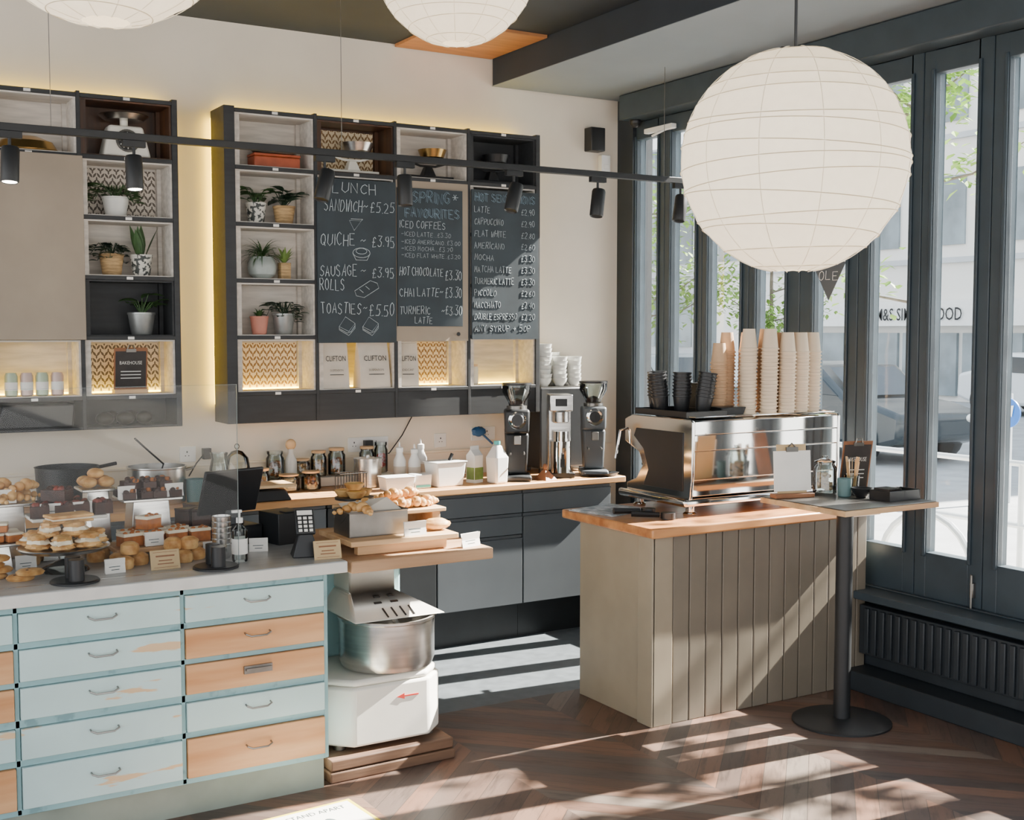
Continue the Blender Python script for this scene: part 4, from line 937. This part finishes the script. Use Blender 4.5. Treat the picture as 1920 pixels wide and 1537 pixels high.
def socket(x,z_,w,lb):
    t=thing('wall_socket',lb,'socket',(x,6.5875,z_))
    part(t,'plate',G().box(-w/2,w/2,0,.012,-.043,.043),['whitep'],bev=.003)
    g=G()
    for k in range(max(1,int(w/.07))):
        cx=-w/2+.04+k*.07; g.box(cx-.003,cx+.003,-.001,0,.008,.018).box(cx-.012,cx-.006,-.001,0,-.01,-.006).box(cx+.006,cx+.012,-.001,0,-.01,-.006)
    part(t,'socket_hole',g,['ink']); return t
socket(2.94,1.135,.26,'quad white wall socket above the worktop'); socket(3.42,1.135,.08,'single white wall socket'); socket(3.72,1.165,.17,'double white wall socket'); socket(1.87,1.13,.09,'single white wall socket with plug')
g=G().box(-.025,.025,-.035,0,-.03,.03).tube([(0,-.03,-.02),(.02,-.05,-.06),(.12,-.05,-.05),(.22,-.02,.05),(.3,-.005,.17)],.004,6)
solo('power_plug','black plug with trailing cable in wall socket','plug',g,['black'],(2.93,6.586,1.13),bev=.003)
solo('power_plug','black plug in wall socket','plug',G().box(-.022,.022,-.04,0,-.03,.03).tube([(0,-.03,.02),(-.06,-.03,-.05),(-.1,-.02,-.12)],.004,6),['black'],(1.97,6.599,1.13),bev=.003)
t=thing('cleaning_brush','blue cleaning brush hanging on the wall','brush',(3.67,6.56,1.17))
part(t,'bristle',G().ell((0,0,.01),(.05,.02,.03),jit=.12),['bluepl']); part(t,'handle',G().tube([(.02,0,0),(.1,0,-.07)],.007),['bluepl'])
solo('wall_speaker','small black box speaker mounted on the wall','speaker',G().box(-.055,.055,0,.084,-.075,.075),['black'],(4.53,6.515,3.03),bev=.006)
solo('alarm_box','small white sensor box on the wall','sensor',G().box(-.035,.035,0,.0425,-.06,.06).box(-.02,.02,-.006,0,-.03,.0),['whitep'],(4.62,6.557,2.88),bev=.004)
t=thing('security_camera','black dome security camera in the ceiling corner','camera',(4.70,6.35,3.14))
part(t,'bracket',G().box(-.03,.03,-.02,.02,.0,.1595),['black'],bev=.003); part(t,'camera_body',G().ell((0,0,-.01),(.04,.04,.04)),['black'])

# ------------------------------------------------------------------ display counter items
CZ=.9105
t=thing('acrylic_screen','clear acrylic sneeze guard sheet on the display counter','screen',(0,0,0))
part(t,'sheet',G().box(.25,1.4592,4.478,4.484,.911,1.5992),['acryl'])
part(t,'edge_highlight',G().box(1.4592,1.46,4.478,4.484,.911,1.60).box(.25,1.4592,4.478,4.484,1.5992,1.60),['acryledge'])  # pale strips paint a highlight along the sheet edges
for x in (.86,1.37,.36):
    t=thing('screen_foot','round black foot clamping the acrylic screen','screen foot',(x,4.48,CZ))
    part(t,'disc',G().lathe([(.085,0),(.085,.006),(.08,.01),(0,.01)],30),['black']); part(t,'clamp_post',G().cyl(.027,.0105,.085,(0,-.032,0),n=22).cyl(.027,.0105,.085,(0,.036,0),n=22),['black'])
t=thing('sanitiser_bottle','clear pump bottle of hand sanitiser','bottle',(1.49,4.56,CZ))
part(t,'bottle',G().lathe([(.028,0),(.03,.006),(.03,.12),(.014,.14),(.014,.15),(0,.15)],22),['jar']); part(t,'pump',G().cyl(.013,.15,.17).cyl(.004,.17,.19).box(-.03,.008,-.007,.007,.19,.2),['whitep']); part(t,'label_band',G().lathe([(.0306,.03),(.0306,.09)],22,closed=False),['paperw'])
t=thing('card_reader','grey card payment reader on a black stand','card reader',(1.75,4.54,CZ),-.25)
part(t,'stand',G().frus((-.055,.055,-.05,.05),(-.02,.02,-.02,.02),0,.11),['black'],bev=.004)
X=T(0,-.012,.10)@RX(.95)
part(t,'reader_body',G().box(-.038,.038,-.02,.09,0,.018,X=X),['bmetal'],bev=.006)
g=G().box(-.03,.03,.062,.082,.018,.0195,X=X)
for a in range(3):
    for b in range(4): g.box(-.028+a*.021,-.014+a*.021,-.012+b*.018,-.001+b*.018,.018,.021,X=X)
part(t,'keypad',g,['paperw'])
def card(loc,rz=0,w=.075,h=.055,label='small white price card on a cake',m='paperw',tilt=.25):
    t=thing('price_card',label,'price card',loc,rz); X=RX(-tilt)
    part(t,'card',G().box(-w/2,w/2,0,.0015,0,h,X=X).box(-w/2,w/2,.012,.0135,0,h*.95,X=RX(tilt*.6)),[m])
    part(t,'print',G().box(-w*.35,w*.35,-.0006,0,h*.62,h*.68,X=X).box(-w*.3,w*.25,-.0006,0,h*.42,h*.47,X=X).box(-w*.2,w*.2,-.0006,0,h*.22,h*.27,X=X),['greyink'])
    return t
def sign(loc,rz,lb):
    t=thing('counter_sign',lb,'sign',loc,rz); X=RX(-.3)
    part(t,'plaque',G().box(-.055,.055,0,.008,0,.075,X=X),['tan'],bev=.003); part(t,'print',G().box(-.045,.045,-.001,0,.008,.0095,X=X).box(-.045,.045,-.001,0,.065,.0665,X=X).box(-.035,.035,-.001,0,.048,.054,X=X).box(-.025,.025,-.001,0,.032,.036,X=X).box(-.03,.03,-.001,0,.02,.024,X=X),['brown'])
sign((1.80,4.42,CZ),-.1,'small tan printed notice plaque at the counter edge'); sign((1.20,4.54,CZ),.0,'small tan printed notice plaque behind the screen')
t=thing('till_terminal','black touch-screen till with tilted display','till',(1.59,4.98,CZ),.25)
part(t,'base',G().box(-.1,.1,-.09,.09,0,.08),['black'],bev=.008); part(t,'stand',G().frus((-.05,.05,-.03,.04),(-.03,.03,-.01,.03),.08,.15),['black'],bev=.004)
part(t,'display',G().box(-.14,.14,-.008,.008,0,.2,X=T(-.02,.0,.13)@RX(.35)),['black'],bev=.006)
solo('receipt_printer','black receipt printer beside the till','printer',G().box(-.07,.07,-.08,.08,0,.13).box(-.03,.03,-.07,-.02,.13,.135),['bmetal'],(1.79,4.90,CZ),.2,bev=.01)
def stand(loc,w,d,h,label,m='steel',rz=0):
    t=thing('display_stand',label,'display stand',loc,rz)
    part(t,'tray',G().box(-w/2,w/2,-d/2,d/2,h-.012,h),[m],bev=.003)
    part(t,'leg_frame',G().frus((-w*.36,w*.36,-d*.36,d*.36),(-w*.3,w*.3,-d*.3,d*.3),0,h-.012),['steel'],bev=.003)
    return t
def copies(src,places):
    for i,p in enumerate(places):
        if i==0: src.location=p[:3]; src.rotation_euler=(0,0,p[3])
        else: dup(src,p[:3],p[3])
def grid(x0,y0,z0,nx,ny,dx,dy,jr=.15):
    return [(x0+i*dx+random.uniform(-.005,.005),y0+j*dy+random.uniform(-.005,.005),z0,random.uniform(-jr,jr)) for j in range(ny) for i in range(nx)]
random.seed(21)
def cakestand(loc,r,h,label):
    t=thing('cake_stand',label,'cake stand',loc)
    part(t,'plate',G().lathe([(0,h-.01),(r*.95,h-.01),(r,h),(r*.98,h+.004),(0,h)],40),['steel'])
    part(t,'stem',G().lathe([(r*.55,0),(r*.5,.01),(.02,h*.45),(.025,h-.012),(0,h-.012)],30),['jar'])
cakestand((.87,4.72,CZ),.165,.09,'round glass-footed cake stand with steel plate')
g=G()
for k in range(3): g.ell((random.uniform(-.006,.006),0,.012+k*.015),(.052-.007*k,.042-.004*k,.015),14,7,m=(0,1,0)[k],jit=.2)
sl=solo('cream_slice','ragged cream filled pastry swirl on the cake stand','pastry',g,['crust','icing'],group='cream pastries on the cake stand')
copies(sl,[(.87+.11*math.cos(a),4.72+.11*math.sin(a),1.005,a*2.3) for a in [i*2*pi/7 for i in range(7)]]+[(.87,4.72,1.005,.3)]+[(.87+.06*math.cos(a),4.72+.06*math.sin(a),1.045,a*3) for a in (.5,2.0,3.6,5.2)])
pf2=solo('puff_pastry_slice','flaky golden pastry slab with cream filling','pastry',G().box(-.08,.08,-.045,.045,0,.010,0).box(-.075,.075,-.04,.04,.010,.018,1).box(-.08,.08,-.045,.045,.018,.030,0),['crust','icing'],(.89,4.73,1.09),.2,bev=.006)
stand((1.27,5.08,CZ),.24,.2,.21,'steel display stand holding chocolate brownies')
def lump(n,r,mats=2):
    g=G().box(-.026,.026,-.026,.026,0,.026)
    for i in range(n): g.ell((random.uniform(-.018,.018),random.uniform(-.018,.018),.028+random.uniform(0,.006)),(r,r,r*.8),8,5,m=i%mats,jit=.1)
    return g
br=solo('brownie','dark chocolate brownie topped with nuts','brownie',lump(7,.012),['choc','sponge'],bev=.004,group='brownies on the steel stand')
copies(br,grid(1.18,5.01,CZ+.212,4,3,.06,.062,.4)+grid(1.20,5.03,CZ+.25,3,2,.062,.064,.8))
stand((.93,5.0,CZ),.28,.2,.17,'pale display stand with chocolate loaf cake','white')
g=G().box(-.035,.035,-.05,.05,0,.045,0)
for i in range(12): g.ell((random.uniform(-.028,.028),random.uniform(-.04,.04),.047),(.012,.012,.011),8,5,m=random.choice((0,1,1)),jit=.1)
lf=solo('cake_slice','chocolate cake slice with dark berry topping','cake slice',g,['choc','berry'],bev=.005,group='chocolate cake slices on the pale stand')
copies(lf,grid(.83,4.96,CZ+.172,4,1,.074,.0,.25)+[(.88,5.07,CZ+.172,.3),(.97,5.07,CZ+.172,-.2),(.90,5.0,CZ+.225,.9)])
def crois(seed,s=1.):
    random.seed(seed); g=G()
    for k in range(7):
        a=-1.1+k*.366; r=.021*s*(1-abs(k-3)/4.6); g.ell((.075*s*math.sin(a),.04*s*(1-math.cos(a)),r*1.0+.002),(r*.95,r*1.25,r),12,7,jit=.04,X=None)
    return g
cro=solo('croissant','golden flaky croissant with curved ends','croissant',crois(1,1.15),['crust'],group='croissants on the counter')
stand((.72,5.12,CZ),.22,.18,.22,'steel stand with croissants and pastries')
copies(cro,[(.68,5.10,CZ+.222,.4),(.78,5.15,CZ+.222,-.3),(.72,5.12,CZ+.265,1.0),(.80,5.08,CZ+.262,.6),(.64,5.16,CZ+.262,.2),(.66,5.05,CZ+.222,2.6),(.74,5.06,CZ+.222,3.3)])
t=thing('cake_board','pale wooden cake board on the counter','board',(1.26,4.86,CZ))
part(t,'board',G().box(-.19,.19,-.1,.1,.03,.05),['palewood'],bev=.004)
for x in (-.105,.105): part(t,'batten',G().box(x-.015,x+.015,-.09,.09,0,.03),['palewood'])
g=G().box(-.04,.04,-.03,.03,0,.040,0).box(-.041,.041,-.031,.031,.040,.052,1)
for i in range(4): g.ell((random.uniform(-.03,.03),random.uniform(-.02,.02),.053),(.009,.009,.006),8,5,m=0,jit=.1)
cc=solo('carrot_cake_slice','carrot cake slice with cream cheese icing','cake slice',g,['sponge','icing'],bev=.005,group='carrot cake slices on the board')
copies(cc,grid(1.13,4.82,CZ+.052,4,1,.09,.068,.3)+grid(1.15,4.90,CZ+.052,3,1,.095,.068,.4)+[(1.22,4.87,CZ+.108,.6)])
t=thing('cake_board','dark round board holding chocolate cake','board',(1.50,5.12,CZ))
part(t,'board',G().cyl(.13,0.05,.065,n=30).cyl(.05,0,.05),['oldwood'])
g=G().prism([(0,0),(.11,-.04),(.12,0),(.11,.04)],0,.07,2).prism([(0,0),(.112,-.041),(.122,0),(.112,.041)],.07,.08,2,1)
wd=solo('cake_slice','tall wedge of dark chocolate cake','cake slice',g,['choc','choc'],bev=.003,group='chocolate cake wedges on the dark board')
copies(wd,[(1.50,5.12,CZ+.067,a) for a in (-2.6,-1.8,-1.0,.0,.8,1.6)])
stand((.64,4.90,CZ),.2,.16,.1,'low steel stand with traybake squares')
sq=solo('traybake_square','pale iced traybake square on the stand','cake',G().box(-.03,.03,-.03,.03,0,.025,0).box(-.031,.031,-.031,.031,.025,.035,1),['sponge','icing'],bev=.004,group='traybake squares on the low stand')
copies(sq,grid(.58,4.86,CZ+.102,3,2,.066,.068,.3)+grid(.61,4.88,CZ+.139,2,1,.064,.066,.5))
cr2=solo('cookie','large golden cookie with chocolate chips','cookie',G().lathe([(0,0),(.045,0),(.05,.008),(.04,.016),(0,.02)],20).ell((.01,.01,.017),(.007,.007,.004),8,4,m=1).ell((-.02,0,.016),(.007,.007,.004),8,4,m=1),['crust','choc'],group='cookies on the counter')
copies(cr2,[(.62,4.70,CZ,.1),(.64,4.705,CZ+.021,.8),(.61,4.695,CZ+.042,1.2),(.63,4.70,CZ+.063,2),(.52,4.72,CZ,.5),(.53,4.72,CZ+.021,1.5),(.70,4.62,CZ,.2),(.73,4.60,CZ+.021,.9),(.54,4.82,CZ,.2),(.55,4.83,CZ+.021,.6),(.54,4.82,CZ+.042,.9)])
sc=solo('scone','round golden scone on the zinc counter','scone',G().lathe([(0,0),(.032,0),(.036,.01),(.034,.035),(.02,.045),(0,.047)],18).ell((.01,0,.03),(.027,.03,.012),10,5,jit=.1),['crust'],group='scones on the zinc counter')
copies(sc,[(1.07,4.64,CZ,.1),(1.14,4.70,CZ,.8),(1.07,4.73,CZ,1.2),(1.10,4.68,CZ+.047,2),(1.30,4.66,CZ,.4),(1.36,4.70,CZ,.9),(1.23,4.68,CZ,.9),(1.01,4.84,CZ,.9),(1.04,4.90,CZ,.2),(1.33,4.69,CZ+.046,.2),(1.27,4.70,CZ+.046,1.2),(.78,4.90,CZ,.4),(.80,4.97,CZ,.9),(.79,4.93,CZ+.046,1.9)])
stand((1.08,5.16,CZ),.14,.16,.25,'tall steel stand with golden buns')
bn=solo('bread_bun','shiny golden bread bun on the stand','bun',G().ell((0,0,.022),(.034,.034,.022),14,8,jit=.03),['crust'],group='bread buns on the tall stand')
copies(bn,[(1.045,5.12,CZ+.252,0),(1.115,5.12,CZ+.252,0),(1.045,5.19,CZ+.252,0),(1.115,5.19,CZ+.252,0),(1.08,5.155,CZ+.285,0)])
cd=[((1.17,4.99,CZ+.212),.1),((1.56,4.80,CZ),.0),((1.62,4.72,CZ),-.3),((.98,4.915,CZ+.172),.1),((.75,4.80,CZ),.1),((1.44,4.74,CZ),0),((.72,5.04,CZ+.222),.1),((.56,4.64,CZ),0),((1.22,4.775,CZ+.052),.1),((1.02,4.56,CZ),.1),((.86,4.915,CZ+.172),-.1),((1.36,4.99,CZ+.212),.1),((.62,4.83,CZ+.102),.1)]
for p,rz in cd: card(p,rz)
bk=solo('steel_beaker','small steel beaker in a stack','beaker',G().lathe([(.03,0),(.034,.006),(.038,.055),(.04,.057),(.036,.057),(.03,.01),(0,.008)],24),['steel'],(1.45,4.66,CZ),group='stacked steel beakers on the counter')
for k in range(1,6): dup(bk,(1.45,4.66,CZ+.022*k))
RZt=.9635
t=thing('metal_basket','rectangular tarnished tin filled with pastries','basket',(2.07,4.62,RZt),-.02)
g=G(); w,d,h=.13,.085,.10
g.box(-w,w,-d,d,0,.004).box(-w,w,-d,-d+.004,0,h).box(-w,w,d-.004,d,0,h).box(-w,-w+.004,-d,d,0,h).box(w-.004,w,-d,d,0,h)
g.tube([(-w,-d,h),(w,-d,h),(w,d,h),(-w,d,h)],.004,6,closed=True)
part(t,'tin',g,['dsteel'],bev=.002)
part(t,'paper_liner',G().add([(-w+.01,-d+.01,.08),(w-.01,-d+.01,.09),(w-.02,d,.13),(-w+.02,d,.12),(.06,-.03,.15)],[(0,1,4),(1,2,4),(2,3,4),(3,0,4)]),['kraftw'],smooth=False)
copies(dup(cro,(0,0,0)),[(1.99,4.62,RZt+.085,.3),(2.06,4.65,RZt+.095,-.4),(2.01,4.57,RZt+.09,1.9)])
pie=solo('small_pie','small golden pie with crimped crust','pie',G().lathe([(.028,0),(.042,.022),(.045,.026),(.038,.03),(.034,.025),(0,.026)],24,m=0).cyl(.033,.024,.027,m=1),['crust','pastel'],group='small pies beside the basket')
t=thing('display_stand','small black pedestal for pies','display stand',(2.11,4.88,.901)); part(t,'plate',G().cyl(.085,.17,.18,n=28),['black']); part(t,'stem',G().cyl(.02,0.,.17).cyl(.05,0,.006),['black'])
copies(pie,[(2.11+.046*math.cos(a),4.88+.046*math.sin(a),1.0815,a) for a in (.3,2.4,4.5)]+[(2.11,4.88,1.112,0)])
copies(dup(cro,(0,0,0)),[(2.26,4.90,1.0095,.2),(2.34,4.89,1.0095,.1),(2.42,4.90,1.0095,-.2),(2.49,4.93,1.0095,.2),(2.38,5.02,1.0095,.5),(2.29,5.02,1.0095,.2),(2.47,5.05,1.0095,.1),(2.33,4.95,1.048,.2),(2.42,4.97,1.048,.4)])
g=G().ell((0,0,.024),(.07,.032,.024),18,8,jit=.03).ell((0,0,.034),(.055,.022,.018),14,6,jit=.06)
solo('sausage_roll','glazed golden sausage roll','pastry',g,['crust'],(2.33,4.54,RZt+.001),-.1)
card((2.20,4.46,RZt),0,.1,.06); card((2.44,4.42,.901),.25,.1,.06,'white price card leaning on the slab')
t=thing('kitchen_scale','black digital scale with round wooden plate','kitchen scale',(2.12,6.10,BZ))
part(t,'base',G().frus((-.13,.13,-.09,.09),(-.1,.1,-.07,.07),0,.06),['black'],bev=.008); part(t,'plate',G().box(-.15,.15,-.10,.10,.07,.085),['tlid'],bev=.004); part(t,'spindle',G().cyl(.03,.06,.07),['black'])

# ------------------------------------------------------------------ floor sticker
t=thing('floor_sticker','white square floor sticker with yellow border asking distance','floor sticker',(1.60,4.02,.001),.08)
part(t,'vinyl',G().box(-.23,.23,-.23,.23,0,.001,0).box(-.215,.215,-.215,.215,.001,.0015,1),['yellow','paperw'])
g=G(); text(g,'PLEASE STAND APART',-.18,.18,.155,.185,0,X=T(0,0,.0025)@RX(-pi/2))
part(t,'lettering',g,['greyink'])
for x in (-.07,.07): part(t,'footprint_mark',G().ell((x,.04,.002),(.03,.06,.0005),16,4),['greyink'])

# ------------------------------------------------------------------ light
sun=bpy.data.lights.new('sun','SUN'); sun.energy=62; sun.angle=math.radians(.5); sun.color=(1,.93,.84)
so=bpy.data.objects.new('sun',sun); C.objects.link(so)
d=Vector((-1,.085,-.77)); so.rotation_euler=d.to_track_quat('-Z','Y').to_euler()
w=bpy.data.worlds.new('sky'); S.world=w; w.use_nodes=True; nt=w.node_tree
bg=nt.nodes['Background']; 
tc=_n(nt,'ShaderNodeTexCoord'); sp_=_n(nt,'ShaderNodeSeparateXYZ'); nt.links.new(tc.outputs['Generated'],sp_.inputs[0])
c=_ramp(nt,sp_.outputs[2],[(.0,(1.,.985,.965)),(.6,(.75,.86,1))]); nt.links.new(c,bg.inputs[0]); bg.inputs[1].default_value=3.1
# ------------------------------------------------------------------ camera
cam=bpy.data.cameras.new('camera'); co=bpy.data.objects.new('camera',cam); C.objects.link(co)
cam.sensor_fit='HORIZONTAL'; cam.sensor_width=36; cam.lens=36*2285/1920; cam.clip_start=.05; cam.clip_end=300
co.location=(0,0,1.8); co.rotation_euler=(math.radians(90-3.7),0,math.radians(-30.8))
S.camera=co
